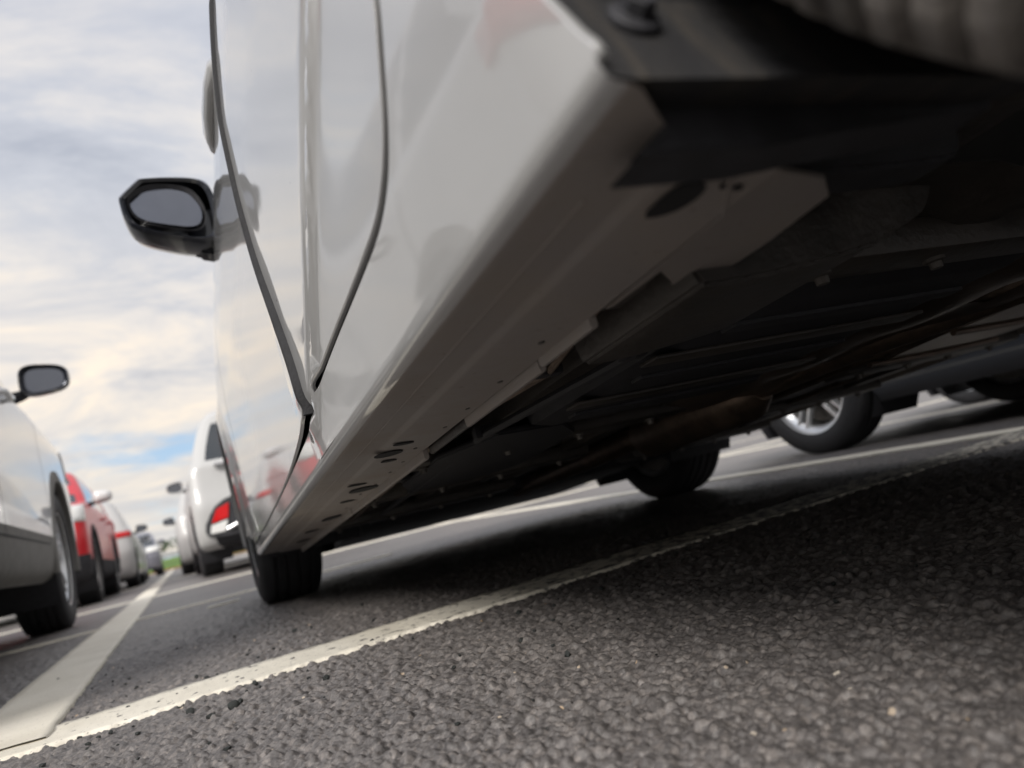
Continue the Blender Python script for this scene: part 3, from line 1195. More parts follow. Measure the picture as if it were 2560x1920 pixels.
def round_poly(poly, it=2, keep=()):
    P = [np.array(p) for p in poly]
    for _ in range(it):
        Q = []
        n = len(P)
        for i in range(n):
            a, b, c = P[i - 1], P[i], P[(i + 1) % n]
            if any(np.allclose(b, k, atol=1e-6) for k in keep):
                Q.append(b)
            else:
                Q += [b + (a - b) * 0.25, b + (c - b) * 0.25]
        P = Q
    return [tuple(p) for p in P]


def panel(name, poly, fn, mat, parent, step=0.02, flange=0.014, edge_step=0.012):
    loop = dense_loop(poly, edge_step)
    lp = np.array(loop)
    ctr = lp.mean(0)
    area = 0.5 * np.sum(lp[:, 0] * np.roll(lp[:, 1], -1) - np.roll(lp[:, 0], -1) * lp[:, 1])
    if area < 0:
        loop = loop[::-1]; lp = lp[::-1]
    ys = np.arange(lp[:, 0].min() + step * .5, lp[:, 0].max(), step)
    zs = np.arange(lp[:, 1].min() + step * .5, lp[:, 1].max(), step * 0.6)
    gy, gz = np.meshgrid(ys, zs)
    gp = np.column_stack([gy.ravel(), gz.ravel()])
    # keep grid points inside and clear of the edge
    inside = np.zeros(len(gp), bool)
    a = lp; b = np.roll(lp, -1, 0)
    for (ax, ay), (bx, by) in zip(a, b):
        cond = ((ay > gp[:, 1]) != (by > gp[:, 1]))
        with np.errstate(divide='ignore', invalid='ignore'):
            xi = (bx - ax) * (gp[:, 1] - ay) / (by - ay) + ax
        inside ^= cond & (gp[:, 0] < xi)
    dmin = np.full(len(gp), 9.0)
    for p in lp:
        dmin = np.minimum(dmin, np.hypot(gp[:, 0] - p[0], gp[:, 1] - p[1]))
    gp = gp[inside & (dmin > edge_step * 0.55)]
    n0 = len(loop)
    pts = [Vector(p) for p in loop] + [Vector(p) for p in gp]
    res = delaunay_2d_cdt(pts, [(i, (i + 1) % n0) for i in range(n0)], [list(range(n0))], 1, 1e-7)
    co = np.array([(v.x, v.y) for v in res[0]])
    tri = [list(f) for f in res[2]]
    x = fn(co[:, 0], co[:, 1])
    V = np.column_stack([x, co[:, 0], co[:, 1]])
    N = flank_n(co[:, 0], co[:, 1], fn)
    F = []
    for f in tri:
        p = V[f[:3]]
        nn = np.cross(p[1] - p[0], p[2] - p[0])
        F.append(f if nn[0] < 0 else f[::-1])
    # rolled edge
    nxt = np.roll(lp, -1, 0); prv = np.roll(lp, 1, 0)
    tg = nxt - prv
    tg /= np.linalg.norm(tg, axis=1)[:, None]
    on = np.column_stack([tg[:, 1], -tg[:, 0]])          # outward in (y, z) for a ccw loop
    xb = fn(lp[:, 0], lp[:, 1])
    Nb = flank_n(lp[:, 0], lp[:, 1], fn)
    base = len(V)
    rings = [(0.0, 0.0, 0.0), (0.0009, 0.0005, 0.7), (0.0013, 0.0016, 1.0), (0.0013, flange, 1.0)]
    Vs, Ns = [V], [N]
    for off, dx, w in rings:
        q = lp + on * off
        Vs.append(np.column_stack([xb + dx, q[:, 0], q[:, 1]]))
        m = Nb * (1 - w) + np.column_stack([np.zeros(n0), on[:, 0], on[:, 1]]) * w
        Ns.append(m / np.linalg.norm(m, axis=1)[:, None])
    for r in range(len(rings) - 1):
        for i in range(n0):
            i2 = (i + 1) % n0
            F.append([base + r * n0 + i2, base + (r + 1) * n0 + i2, base + (r + 1) * n0 + i, base + r * n0 + i])
    V = np.vstack(Vs); N = np.vstack(Ns)
    me = bpy.data.meshes.new(name)
    me.from_pydata(V.tolist(), [], F)
    me.update()
    me.polygons.foreach_set('use_smooth', [True] * len(me.polygons))
    me.normals_split_custom_set_from_vertices(N.tolist())
    return link(name, me, parent, mat)


ARCH_R = 0.314
AY = -0.112                         # centre of the rear arch


def arch_pts(yc, zc, r, a0, a1, n):
    return [(yc + r * math.cos(R(a0 + (a1 - a0) * i / n)), zc + r * math.sin(R(a0 + (a1 - a0) * i / n))) for i in range(n + 1)]


def f_plain(y, z):
    return flank(y, z)


def f_front(y, z):
    """front door stands a little proud of the rear one along the pillar gap"""
    y = np.atleast_1d(y)
    return flank(y, z) - 0.0085 * np.clip(1 - (y - .84) / .45, 0, 1)**2


# rear quarter and rocker in one pressing
gap_low = [(1.930, .1575), (1.843, .1588), (1.60, .1605), (1.303, .1640), (1.014, .1700), (.806, .1782), (.719, .1895), (.609, .1965), (.514, .1985), (.430, .2005), (.398, .2040), (.372, .2120), (.356, .2210), (.337, .2360), (.3175, .2575), (.2990, .2790), (.2770, .335), (.2620, .43), (.2520, .60), (.2520, .86)]
quarter_poly = [(.1645, .1385), (.60, .1385), (1.2, .1385), (1.8, .1385), (2.13, .1385), (2.165, .158)] + gap_low + [(-.11, .86)] + arch_pts(AY, .285, ARCH_R, 90, 2, 14) + arch_pts(AY, .285, ARCH_R, -2, -21, 5)
gl = round_poly(gap_low, 2, keep=[gap_low[0], gap_low[-1]])
quarter_poly = quarter_poly[:6] + gl + [(-.11, .86)] + arch_pts(AY, .285, ARCH_R, 90, 2, 14) + arch_pts(AY, .285, ARCH_R, -2, -21, 5) + [(.171, .150), (.168, .145)]
quarter = panel('rear_quarter_panel', quarter_poly, f_plain, 'white_paint', hatch, step=0.018, flange=0.0035)

rd = [(.803, .1865), (.719, .1985), (.609, .2055), (.514, .2075), (.436, .2095), (.408, .2125), (.386, .2190), (.368, .2270), (.3505, .2400), (.3305, .2615), (.3110, .2830), (.2890, .338), (.2740, .432), (.2640, .60), (.2640, .86), (.9200, .86), (.9205, .80), (.9255, .69), (.9270, .62), (.9110, .504), (.8890, .405), (.8390, .310), (.8080, .250), (.8040, .215)]
rd = round_poly(rd, 2, keep=[(.2640, .86), (.9200, .86)])
rd = [(y - .0025 if y < .5 else y, z) for y, z in rd]
rear_door = panel('rear_door', rd, f_plain, 'white_paint', hatch, step=0.014, flange=0.0045)

fd = [(.815, .1838), (1.014, .1760), (1.303, .1702), (1.60, .1672), (1.843, .1655), (1.925, .171), (1.950, .24), (1.972, .45), (1.965, .70), (1.95, .86), (.9270, .86), (.9275, .80), (.9325, .69), (.9340, .62), (.9180, .504), (.8960, .405), (.8460, .310), (.8150, .250), (.8110, .215)]
fd = round_poly(fd, 2, keep=[(1.95, .86), (.9270, .86)])
front_door = panel('front_door', fd, f_front, 'white_paint', hatch, step=0.022, flange=0.004)

fender_poly = [(1.943, .1665), (2.15, .1665), (2.19, .19)] + arch_pts(YF, .285, .306, 199, -16, 26) + [(2.86, .19), (3.08, .20), (3.10, .5), (3.02, .72), (2.3, .86), (1.958, .86), (1.973, .70), (1.983, .45), (1.963, .24)]
fender = panel('front_fender', fender_poly, f_plain, 'white_paint', hatch, step=0.03)

# dark inner shell behind the gaps
iv, if_ = box_vf((.060, 1.06, .49), (.07, 1.75, .66), 0)
mesh('inner_shell', iv, if_, 'seam', hatch, False)


def chaikin(pts, it=3):
    P = [np.array(p, float) for p in pts]
    for _ in range(it):
        Q = [P[0]]
        for a, b in zip(P[:-1], P[1:]):
            Q += [a * .75 + b * .25, a * .25 + b * .75]
        P = Q + [P[-1]]
    return [tuple(p) for p in P]


def gap_seal(name, pts, fn, w0, depth, parent):
    """black rubber seal along a door edge"""
    V, F = [], []
    d = chaikin(pts, 3)
    for i, (y, z) in enumerate(d):
        x = float(fn(np.array([y]), np.array([z]))[0])
        for dx, dy in ((depth, -w0), (0.001, -w0), (-0.0005, -w0 * 0.5), (0.001, 0.0), (depth, 0.0)):
            V.append((x + dx, y + dy, z))
    for i in range(len(d) - 1):
        for k in range(4):
            F.append([i * 5 + k, i * 5 + k + 1, (i + 1) * 5 + k + 1, (i + 1) * 5 + k])
    return mesh(name, V, F, 'rubber', parent, True, 40)


gap_seal('door_edge_seal', [(.8135, .186), (.8125, .215), (.8165, .250), (.8475, .310), (.8975, .405), (.9195, .504), (.9355, .62), (.9340, .69), (.9290, .80), (.9285, .86)], f_front, 0.0070, 0.012, front_door)

# upper body, bonnet, tail and far side
m_rear, m_front = -0.80, 3.28
m_lv = [(0.158, m_rear + 0.16, m_front - 0.12, HW - 0.05, 0.3, 0.45),
        (0.19, m_rear + 0.05, m_front - 0.04, HW - 0.004, 0.3, 0.45),
        (0.34, m_rear, m_front, HW, 0.3, 0.45),
        (0.52, m_rear - 0.01, m_front, HW + 0.012, 0.28, 0.42),
        (0.70, m_rear + 0.03, m_front - 0.06, HW + 0.010, 0.26, 0.40),
        (0.82, m_rear + 0.06, m_front - 0.20, HW - 0.006, 0.25, 0.38),
        (0.88, m_rear + 0.07, m_front - 0.50, HW - 0.030, 0.25, 0.40),
        (0.93, m_rear + 0.09, 2.36, HW - 0.06, 0.24, 0.35),
        (1.06, m_rear + 0.17, 2.08, HW - 0.10, 0.23, 0.33),
        (1.31, m_rear + 0.34, 1.56, HW - 0.19, 0.22, 0.30),
        (1.39, m_rear + 0.40, 1.33, HW - 0.25, 0.22, 0.28),
        (1.44, m_rear + 0.48, 0.98, HW - 0.37, 0.2, 0.25),
        (1.46, m_rear + 0.68, 0.68, HW - 0.55, 0.2, 0.2)]


def m_class(c, sec, lev, sgn):
    x, y, z = c
    if 6.9 < lev < 9.0:
        if sec == 'S':
            if y > m_rear + .30 + (lev - 7) * .17 and y < 2.28 - (lev - 7) * .37 and abs(y - 1.0) > .045:
                return 'glass_side%d%d' % (sgn, 0 if y < 1.0 else 1)
            return 'body'
        if sec == 'F' or (sec == 'FC' and x < .86 * HW - (lev - 7) * .08):
            return 'glass_front'
        if sec == 'R' and lev > 7.2:
            return 'glass_rear'
        return 'body'
    if sec == 'RC' and 4.0 < lev < 5.6 and x > .45 * HW:
        return 'lamp_r%d' % sgn
    if sec == 'FC' and 3.9 < lev < 5.1 and x > .40 * HW:
        return 'lamp_f%d' % sgn
    if sec == 'F' and 2.3 < lev < 3.9 and x < .55 * HW:
        return 'grille'
    return 'body'


MP = dict(levels=m_lv, w=HW, xc=HW, arches=[(AY, .285, ARCH_R), (YF, .285, .306)], classify=m_class, nl=46,
          parts={'body': ('body', 'white_paint'), 'glass_side': ('side_window', 'car_glass'), 'glass_front': ('windscreen', 'car_glass'),
                 'glass_rear': ('rear_window', 'car_glass'), 'lamp_r1': ('tail_lamp', 'red_lens'), 'lamp_r-1': ('tail_lamp', 'red_lens'),
                 'lamp_f1': ('headlamp', 'clear_lens'), 'lamp_f-1': ('headlamp', 'clear_lens'), 'grille': ('grille', 'black_plastic')},
          thick={'lamp_r1': .006, 'lamp_r-1': .006, 'lamp_f1': .006, 'lamp_f-1': .006})
make_body(hatch, MP, keep=lambda x, y, z: not (x < -0.5 and z < .845 and -.11 < y < 3.03))

for sx, sg in ((0.004 + .0925, -1), (2 * HW - .012 - .0925, 1)):
    wheel(hatch, (sx, YF, RT), RT, .185, RT * .68, 5, 'single', sg, 0.0, 0.5)
wheel(hatch, (.036 + .0925, YR, RT - .002), RT - .002, .185, RT * .68, 5, 'single', -1, 0.0, 0.2, 'tyre_dirty')
wheel(hatch, (2 * HW - .036 - .0925, YR, RT - .002), RT - .002, .185, RT * .68, 5, 'single', 1, 0.0, 0.2, 'tyre_dirty')
arch_liner(hatch, HW, HW - .012, .28, YF, .285, .308, -1)
arch_liner(hatch, HW, HW - .01, .28, YF, .285, .322, 1)
arch_liner(hatch, HW, HW - .01, .28, YR, .285, .318, 1)

# rear left arch liner, its fastener and the deflectors under it


def rear_liner():
    V, F = [], []
    n = 40
    a0, a1 = R(-29.0), R(205)
    xs = [.0010, .012, .05, .10, .15, .20, .235, .25]
    for i in range(n + 1):
        a = a0 + (a1 - a0) * i / n
        for j, x in enumerate(xs):
            r = ARCH_R + .003 + .0035 * math.sin(a * 9 + x * 20) * (1 if .01 < x < .24 else 0) * 0.4
            if x > .22:
                r -= (x - .22) * 0.5
            V.append((x, AY + r * math.cos(a), .285 + r * math.sin(a)))
    m = len(xs)
    for i in range(n):
        for j in range(m - 1):
            F.append([i * m + j, i * m + j + 1, (i + 1) * m + j + 1, (i + 1) * m + j])
    # turned-forward foot
    k = len(V)
    for j, x in enumerate(xs):
        p = V[j]
        V.append((x, p[1] + .030, p[2] + .004))
    for j in range(m - 1):
        F.append([j, k + j, k + j + 1, j + 1])
    # inner end wall
    c = len(V)
    V.append((.27, YR, .285))
    for i in range(n):
        F.append([i * m + m - 1, c, (i + 1) * m + m - 1])
    return mesh('wheel_arch_liner', V, F, 'wheel_liner', hatch, True, 45)


liner = rear_liner()


def fastener():
    """flanged hex bolt set square on the liner"""
    c = Vector((.031, .1795, .165))
    ax = Vector((0, YR - c.y, .285 - c.z)).normalized()      # towards the wheel centre
    a = Vector((1, 0, 0)); b = ax.cross(a).normalized()
    V, F = [], []

    def ring(r, hgt, n, ph=0.0):
        s = len(V)
        for k in range(n):
            t = 2 * PI * k / n + ph
            V.append(c + ax * hgt + (a * math.cos(t) + b * math.sin(t)) * r)
        return s
    n = 24
    prof = [(.0098, -.001), (.0098, .0010), (.0090, .0018), (.0064, .0024), (.0060, .0026)]
    rs = [ring(r, hh, n) for r, hh in prof]
    for p, q in zip(rs[:-1], rs[1:]):
        for k in range(n):
            F.append([p + k, p + (k + 1) % n, q + (k + 1) % n, q + k])
    h0 = ring(.0060, .0022, 6, .3); h1 = ring(.0060, .0075, 6, .3); h2 = ring(.0052, .0082, 6, .3); h3 = ring(.0040, .0076, 6, .3)
    for p, q in ((h0, h1), (h1, h2), (h2, h3)):
        for k in range(6):
            F.append([p + k, p + (k + 1) % 6, q + (k + 1) % 6, q + k])
    F.append([h3 + k for k in range(6)])
    return mesh('bolt', V, F, 'black_plastic', liner, True, 30)


fastener()

v, f = slab([(x, .186, z) for x, z in [(.034, .170), (.034, .1330), (.036, .1240), (.0215, .1165), (.076, .1175), (.115, .1225), (.22, .133), (.22, .170)]], (0, 1, 0), .026, .0012)
mesh('splash_deflector', v, f, 'black_plastic', hatch, True, 40)
blk = round_poly([(.150, .26), (.150, .175), (.160, .155), (.185, .146), (.30, .1485), (.322, .158), (.322, .26)], 2)
v, f = slab([(x, .262, z) for x, z in blk], (0, 1, 0), .03, .003)
mesh('suspension_cover', v, f, 'black_plastic', hatch, True, 40)
brn = round_poly([(.15, .24), (.15, .118), (.17, .114), (.30, .126), (.325, .135), (.393, .158), (.40, .24)], 2)
v, f = slab([(x, .335, z) for x, z in brn], (0, 1, 0), .16, .012)
mesh('axle_mount', v, f, 'floor_pan', hatch, True, 40)


def strip_y(profile, y0, y1, n, yfun=None):
    """sweep an (x, z) profile along y"""
    V, F = [], []
    m = len(profile)
    for i in range(n + 1):
        t = i / n
        for x, z in profile:
            ya = y0(x) if callable(y0) else y0
            V.append((x, ya + (y1 - ya) * t, z))
    for i in range(n):
        for j in range(m - 1):
            F.append([i * m + j, (i + 1) * m + j, (i + 1) * m + j + 1, i * m + j + 1])
    return V, F


sill_prof = [(-.0009, .1440), (-.0009, .1385), (.0002, .1345), (.0030, .1312), (.0075, .1290), (.014, .1282), (.048, .1268), (.0515, .1262), (.0540, .1246), (.0575, .1238), (.103, .1222), (.1075, .1214)]
v, f = strip_y([(-.0013, .1412), (-.0010, .1362), (.0002, .1330), (.0017, .1308), (.0042, .1294), (.0085, .1287)], lambda x: .1655, 2.14, 60)
mesh('rocker_edge', v, f, 'white_paint', hatch, True, 89)
sill_prof = [(.0080, .1289), (.0085, .1287)] + sill_prof[5:]
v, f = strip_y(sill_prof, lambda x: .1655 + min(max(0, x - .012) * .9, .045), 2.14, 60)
sill = mesh('sill_underside', v, f, 'shaded_underside_paint', hatch, True, 50)


def ellipse_plate(cx, cy, rx, ry, ang, z, n=18):
    V = []
    ca, sa = math.cos(ang), math.sin(ang)
    for k in range(n):
        t = 2 * PI * k / n
        a, b = rx * math.cos(t), ry * math.sin(t)
        V.append((cx + a * ca - b * sa, cy + a * sa + b * ca, z))
    return V


def hole(poly, depth_z, name='drain_hole', parent=sill):
    v, f = slab([(p[0], p[1], depth_z) for p in poly], (0, 0, 1), .0008)
    return mesh(name, v, f, 'seam', parent, False)


def z_sill(x):
    return float(np.interp(x, [p[0] for p in sill_prof], [p[1] for p in sill_prof]))


for (cx, cy, rx, ry) in [(.068, .735, .012, .006), (.063, .785, .016, .016), (.074, .835, .010, .006), (.086, 1.06, .021, .022), (.066, 1.00, .014, .007), (.082, 1.18, .012, .009), (.090, 1.41, .016, .030), (.078, 1.62, .014, .02), (.086, 1.85, .014, .03)]:
    e = ellipse_plate(cx, cy, rx, ry, 0.25, 0)
    hole([(p[0], p[1]) for p in e], z_sill(cx + rx * .8) - .0012)
hole(round_poly([(.0625, .250), (.0625, .226), (.068, .220), (.079, .222), (.083, .232), (.080, .244), (.072, .250)], 1), .1222 - .0003)

# reinforcement flap with its notches
flap = list([(.104, .212), (.122, .222), (.158, .232), (.179, .250), (.1845, .300), (.184, .334), (.178, .368), (.161, .375), (.152, .355), (.128, .332), (.126, .385), (.104, .385)])
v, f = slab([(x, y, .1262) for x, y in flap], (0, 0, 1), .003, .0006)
flap_o = mesh('jacking_plate', v, f, 'shaded_underside_paint', hatch, True, 30)
for poly in ([(.107, .222), (.113, .222), (.110, .231)], ellipse_plate(.098, .226, .0028, .002, .2, 0), ellipse_plate(.088, .224, .002, .0014, .6, 0)):
    hole([(p[0], p[1]) for p in poly], .1250 if poly[0][0] > .104 else .1210, 'drain_hole', flap_o)
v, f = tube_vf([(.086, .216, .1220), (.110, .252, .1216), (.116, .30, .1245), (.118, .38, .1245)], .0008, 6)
mesh('weld_seam', v, f, 'shaded_underside_paint', flap_o)

for k in range(16):
    yy = .43 + k * .085 + (.012 if k % 3 else 0)
    e = ellipse_plate(.0985 - (.006 if k % 4 == 0 else 0), yy, .0022, .0030, 0, 0, 10)
    v, f = slab([(p[0], p[1], z_sill(.0985) - .0006) for p in e], (0, 0, 1), .0012)
    mesh('spot_weld', v, f, 'floor_pan', sill, False)
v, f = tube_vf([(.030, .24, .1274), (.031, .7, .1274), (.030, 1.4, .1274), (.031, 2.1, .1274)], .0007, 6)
mesh('seam_sealer', v, f, 'shaded_underside_paint', sill)

# pinch weld in lengths, standing below the sill
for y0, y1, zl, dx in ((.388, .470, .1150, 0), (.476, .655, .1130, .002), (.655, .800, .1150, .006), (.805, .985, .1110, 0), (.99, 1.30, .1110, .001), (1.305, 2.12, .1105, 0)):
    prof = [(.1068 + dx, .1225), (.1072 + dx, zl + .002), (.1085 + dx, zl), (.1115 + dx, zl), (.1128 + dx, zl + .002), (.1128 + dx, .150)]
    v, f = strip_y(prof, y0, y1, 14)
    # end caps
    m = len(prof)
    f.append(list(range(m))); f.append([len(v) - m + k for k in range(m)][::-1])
    mesh('pinch_weld', v, f, 'shaded_underside_paint' if not (y0 == .655) else 'floor_pan', sill, True, 30)

# floor pan with pressed ribs, tunnel, tank, exhaust
nx, ny = 60, 44
X = np.linspace(.113, 2 * HW - .113, nx); Y = np.linspace(.30, 2.2, ny)
gx, gy = np.meshgrid(X, Y)
u = gx - HW
gz = .168 + .035 * np.exp(-(u / .10)**4) - .016 * np.exp(-((np.abs(u) - .36) / .05)**4) + .006 * np.sin(gy * 21) * np.exp(-((np.abs(u) - .52) / .07)**4)
gz = gz + .02 * np.clip(1 - (np.minimum(gx - .113, 2 * HW - .113 - gx)) / .03, 0, 1)
V = np.column_stack([gx.ravel(), gy.ravel(), gz.ravel()])
F = [[j * nx + i, (j + 1) * nx + i, (j + 1) * nx + i + 1, j * nx + i + 1] for j in range(ny - 1) for i in range(nx - 1)]
mesh('floor_pan', V, F, 'floor_pan', hatch, True, 60)
v, f = box_vf((.46, .66, .166), (.36, .50, .070), .03)
tank = mesh('fuel_tank', v, f, 'black_plastic', hatch, True, 50)
for k, yy in enumerate((.50, .66, .82)):
    v, f = box_vf((.46, yy, .130), (.30, .022, .006), .002)
    mesh('tank_rib', v, f, 'black_plastic', tank, True, 50)
for yy in (.58, .75):
    v, f = box_vf((.46, yy, .129), (.37, .03, .004), .0015)
    mesh('tank_strap', v, f, 'floor_pan', tank, True, 50)
und = random.Random(5)
for yy, zz, ww in ((.40, .150, .05), (1.08, .152, .07), (1.46, .150, .06), (1.92, .148, .09)):
    for xa, xb in ((.118, .66), (1.04, 2 * HW - .118)):
        v, f = box_vf(((xa + xb) / 2, yy, zz), (xb - xa, ww, .03), .008)
        cm = mesh('crossmember', v, f, 'floor_pan', hatch, True, 50)
        for t_ in (.12, .38, .62, .88):
            bx_ = xa + (xb - xa) * t_
            v, f = lathe_x([(0, .0001), (.000, .009), (.003, .009), (.004, .0055), (.009, .005), (.009, .0001)], 10)
            v = [(bx_ + p[1], yy + p[2], zz - .0148 - p[0]) for p in v]
            mesh('bolt', v, f, 'brake_steel', cm, True, 35)
for xx in (.17, .26, .40, .62, 1.12, 1.30, 1.46):
    v, f = box_vf((xx, 1.30, .160), (.045, 1.60, .020), .006)
    mesh('floor_rib', v, f, 'floor_pan', hatch, True, 50)
for xx, yy in ((.15, .62), (.16, .98), (.19, 1.24), (.24, 1.66), (.33, .98), (.47, 1.22), (.34, 1.36), (.52, 1.68), (.30, 1.80), (1.2, 1.2), (1.36, 1.66), (1.22, .72)):
    e = ellipse_plate(xx, yy, .022, .030, und.uniform(0, 3), 0, 20)
    v, f = slab([(p[0], p[1], .1465) for p in e], (0, 0, 1), .006, .0015)
    mesh('rubber_plug', v, f, 'rubber', hatch, True, 40)
for x0_, pts_ in ((0, [(.14, .42, .142), (.18, .60, .140), (.15, .86, .143), (.17, 1.2, .140), (.21, 1.9, .145)]), (1, [(.20, .40, .140), (.24, .55, .132), (.22, .90, .140), (.25, 1.4, .138), (.30, 2.1, .142)])):
    v, f = tube_vf(pts_, .0055 if x0_ else .0042, 8)
    hs = mesh('fuel_line', v, f, 'black_plastic' if x0_ else 'rusty_steel', hatch)
    for p in pts_[1:4]:
        v, f = box_vf((p[0], p[1], p[2] + .004), (.026, .016, .016), .003)
        mesh('line_clip', v, f, 'black_plastic', hs, True, 50)
v, f = slab([(x, y, .1375) for x, y in round_poly([(.96, .42), (1.34, .40), (1.42, .62), (1.30, 1.02), (1.02, 1.04)], 2)], (0, 0, 1), .012, .004)
mesh('underfloor_cover', v, f, 'gloss_brown', hatch, True, 50)
v, f = slab([(x, y, .134) for x, y in round_poly([(.18, .88), (.40, .92), (.46, 1.30), (.38, 1.42), (.20, 1.40)], 1)], (0, 0, 1), .008, .003)
mesh('underfloor_cover', v, f, 'black_plastic', hatch, True, 50)
for yy in (.45, .62, .79, .96):
    v, f = tube_vf([(1.00, yy, .135), (1.18, yy + .01, .1335), (1.36, yy, .135)], .005, 8)
    mesh('cover_rib', v, f, 'gloss_brown', hatch)
v, f = tube_vf([(.80, .10, .17), (.90, .40, .155), (.875, .58, .150), (.845, .66, .148), (.80, .78, .150), (.80, 1.2, .152), (.82, 1.7, .150), (.84, 2.3, .155)], .027, 20)
mesh('exhaust_pipe', v, f, 'rusty_steel', hatch)
v, f = tube_vf([(.80, 1.02, .148), (.80, 1.06, .146), (.80, 1.40, .146), (.80, 1.44, .148)], [.028, .052, .052, .028], 24)
mesh('exhaust_silencer', v, f, 'rusty_steel', hatch)
V, F = [], []
for i in range(19):
    y = .42 + i * .045
    for j in range(13):
        t = j / 12 * 2 - 1
        V.append((.94 + t * .12 - .02 * (y - .42), y, .185 - .025 * abs(t)**3 + .004 * math.sin(y * 60)))
for i in range(18):
    for j in range(12):
        F.append([i * 13 + j, (i + 1) * 13 + j, (i + 1) * 13 + j + 1, i * 13 + j + 1])
mesh('heat_shield', V, F, 'rusty_steel', hatch)
V, F = [], []
for i in range(25):
    y = .36 + i * .03
    for j in range(21):
        t = j / 20
        V.append((.66 + .34 * t - .10 * (y - .36), y, .128 + .030 * (2 * t - 1)**2 + .010 * math.exp(-((t - .45) / .10)**2) + .0025 * math.sin(y * 34 + t * 5)))
for i in range(24):
    for j in range(20):
        if (i in (6, 7) and j in (8, 9)) or (i in (15, 16) and j in (12, 13)):
            continue
        F.append([i * 21 + j, (i + 1) * 21 + j, (i + 1) * 21 + j + 1, i * 21 + j + 1])
mesh('tunnel_shield', V, F, 'gloss_brown', hatch)
for px0, pz0 in ((1.02, .150), (1.06, .152), (1.22, .148)):
    v, f = tube_vf([(px0 + .05, .3, pz0 + .01), (px0, .8, pz0), (px0 + .02, 1.4, pz0), (px0, 2.2, pz0 + .01)], .006, 8)
    mesh('brake_line', v, f, 'rusty_steel', hatch)
v, f = tube_vf([(.20, .02, .20), (.5, .05, .21), (1.2, .05, .21), (1.5, .02, .20)], .045, 16)
mesh('rear_axle_beam', v, f, 'floor_pan', hatch)
for sx in (.33, 2 * HW - .33):
    v, f = box_vf((sx, .21, .20), (.07, .40, .06), .015)
    mesh('trailing_arm', v, f, 'floor_pan', hatch, True, 50)
v, f = tube_vf([(.20, YF, .26), (.60, YF + .02, .24), (1.1, YF + .02, .24), (2 * HW - .2, YF, .26)], .022, 14)
mesh('drive_shaft', v, f, 'brake_steel', hatch)
v, f = box_vf((HW, 2.66, .165), (1.05, .95, .05), .02)
mesh('engine_undertray', v, f, 'black_plastic', hatch, True, 50)
for sx in (.30, 2 * HW - .30):
    v, f = box_vf((sx, 2.40, .175), (.30, .10, .045), .015)
    mesh('control_arm', v, f, 'floor_pan', hatch, True, 50)
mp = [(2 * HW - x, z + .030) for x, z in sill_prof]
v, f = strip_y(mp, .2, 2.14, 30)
mesh('sill_underside', v, [q[::-1] for q in f], 'shaded_underside_paint', hatch, True, 50)
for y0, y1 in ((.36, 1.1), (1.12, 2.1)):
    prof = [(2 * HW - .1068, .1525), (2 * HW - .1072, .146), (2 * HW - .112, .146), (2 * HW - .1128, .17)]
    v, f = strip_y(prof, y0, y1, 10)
    mesh('pinch_weld', v, f, 'shaded_underside_paint', hatch, True, 30)



def main_mirror():
    """wedge-shaped mirror on a broad foot; glass set back in the housing and turned in towards the flank"""
    out = [(-.178, .902), (-.176, .908), (-.136, .947), (-.130, .950), (-.072, .951), (-.008, .945), (.012, .925), (.020, .873), (.016, .795), (-.020, .786), (-.094, .805), (-.155, .830), (-.172, .852)]
    o2 = round_poly(out, 2)
    oc = np.array(o2); ctr = np.array([-.085, .878])
    n = len(o2)
    V, F = [], []
    rings = [(0.86, -.006), (0.93, -.013), (0.985, -.008), (1.0, .004), (1.0, .03), (.96, .065), (.86, .095), (.64, .115), (.30, .124)]
    for sc, dy in rings:
        for p in oc:
            q = ctr + (p - ctr) * sc
            V.append((q[0], 1.62 + dy, q[1]))
    for k in range(len(rings) - 1):
        for i in range(n):
            F.append([k * n + i, k * n + (i + 1) % n, (k + 1) * n + (i + 1) % n, (k + 1) * n + i])
    F.append([(len(rings) - 1) * n + i for i in range(n)])
    m = mesh('door_mirror', V, F, 'gloss_black', hatch, True, 60)
    gl = round_poly([(-.160, .898), (-.142, .920), (-.108, .933), (-.044, .922), (-.022, .890), (-.014, .855), (-.030, .824), (-.090, .838), (-.145, .857)], 2)
    b = round_poly([(-.166, .900), (-.146, .926), (-.108, .940), (-.036, .930), (-.012, .895), (-.006, .850), (-.026, .815), (-.090, .830), (-.150, .850)], 2)
    V = [(p[0], 1.62 - .002, p[1]) for p in b] + [(p[0], 1.62 + .010, p[1]) for p in gl]
    k = len(b)
    F = [[i, (i + 1) % k, k + (i + 1) % k, k + i] for i in range(k)]
    V2 = [(x * 1.0 + 0, 1.612, z) for x, z in [(p[0], p[1]) for p in b]]
    ring = mesh('mirror_bezel', V, F, 'black_plastic', m, True, 40)
    g = [(p[0], 1.622 + (p[0] + .085) * -.055 + (p[1] - .878) * .10, p[1]) for p in gl]
    mesh('mirror_glass', g, [list(range(len(g)))[::-1]], 'mirror_glass', m, False)
    v, f = slab([(x, 1.655, z) for x, z in round_poly([(-.060, .796), (.045, .765), (.070, .860), (.030, .900), (-.040, .880)], 1)], (0, 1, 0), .055, .008)
    mesh('mirror_foot', v, f, 'gloss_black', m, True, 50)


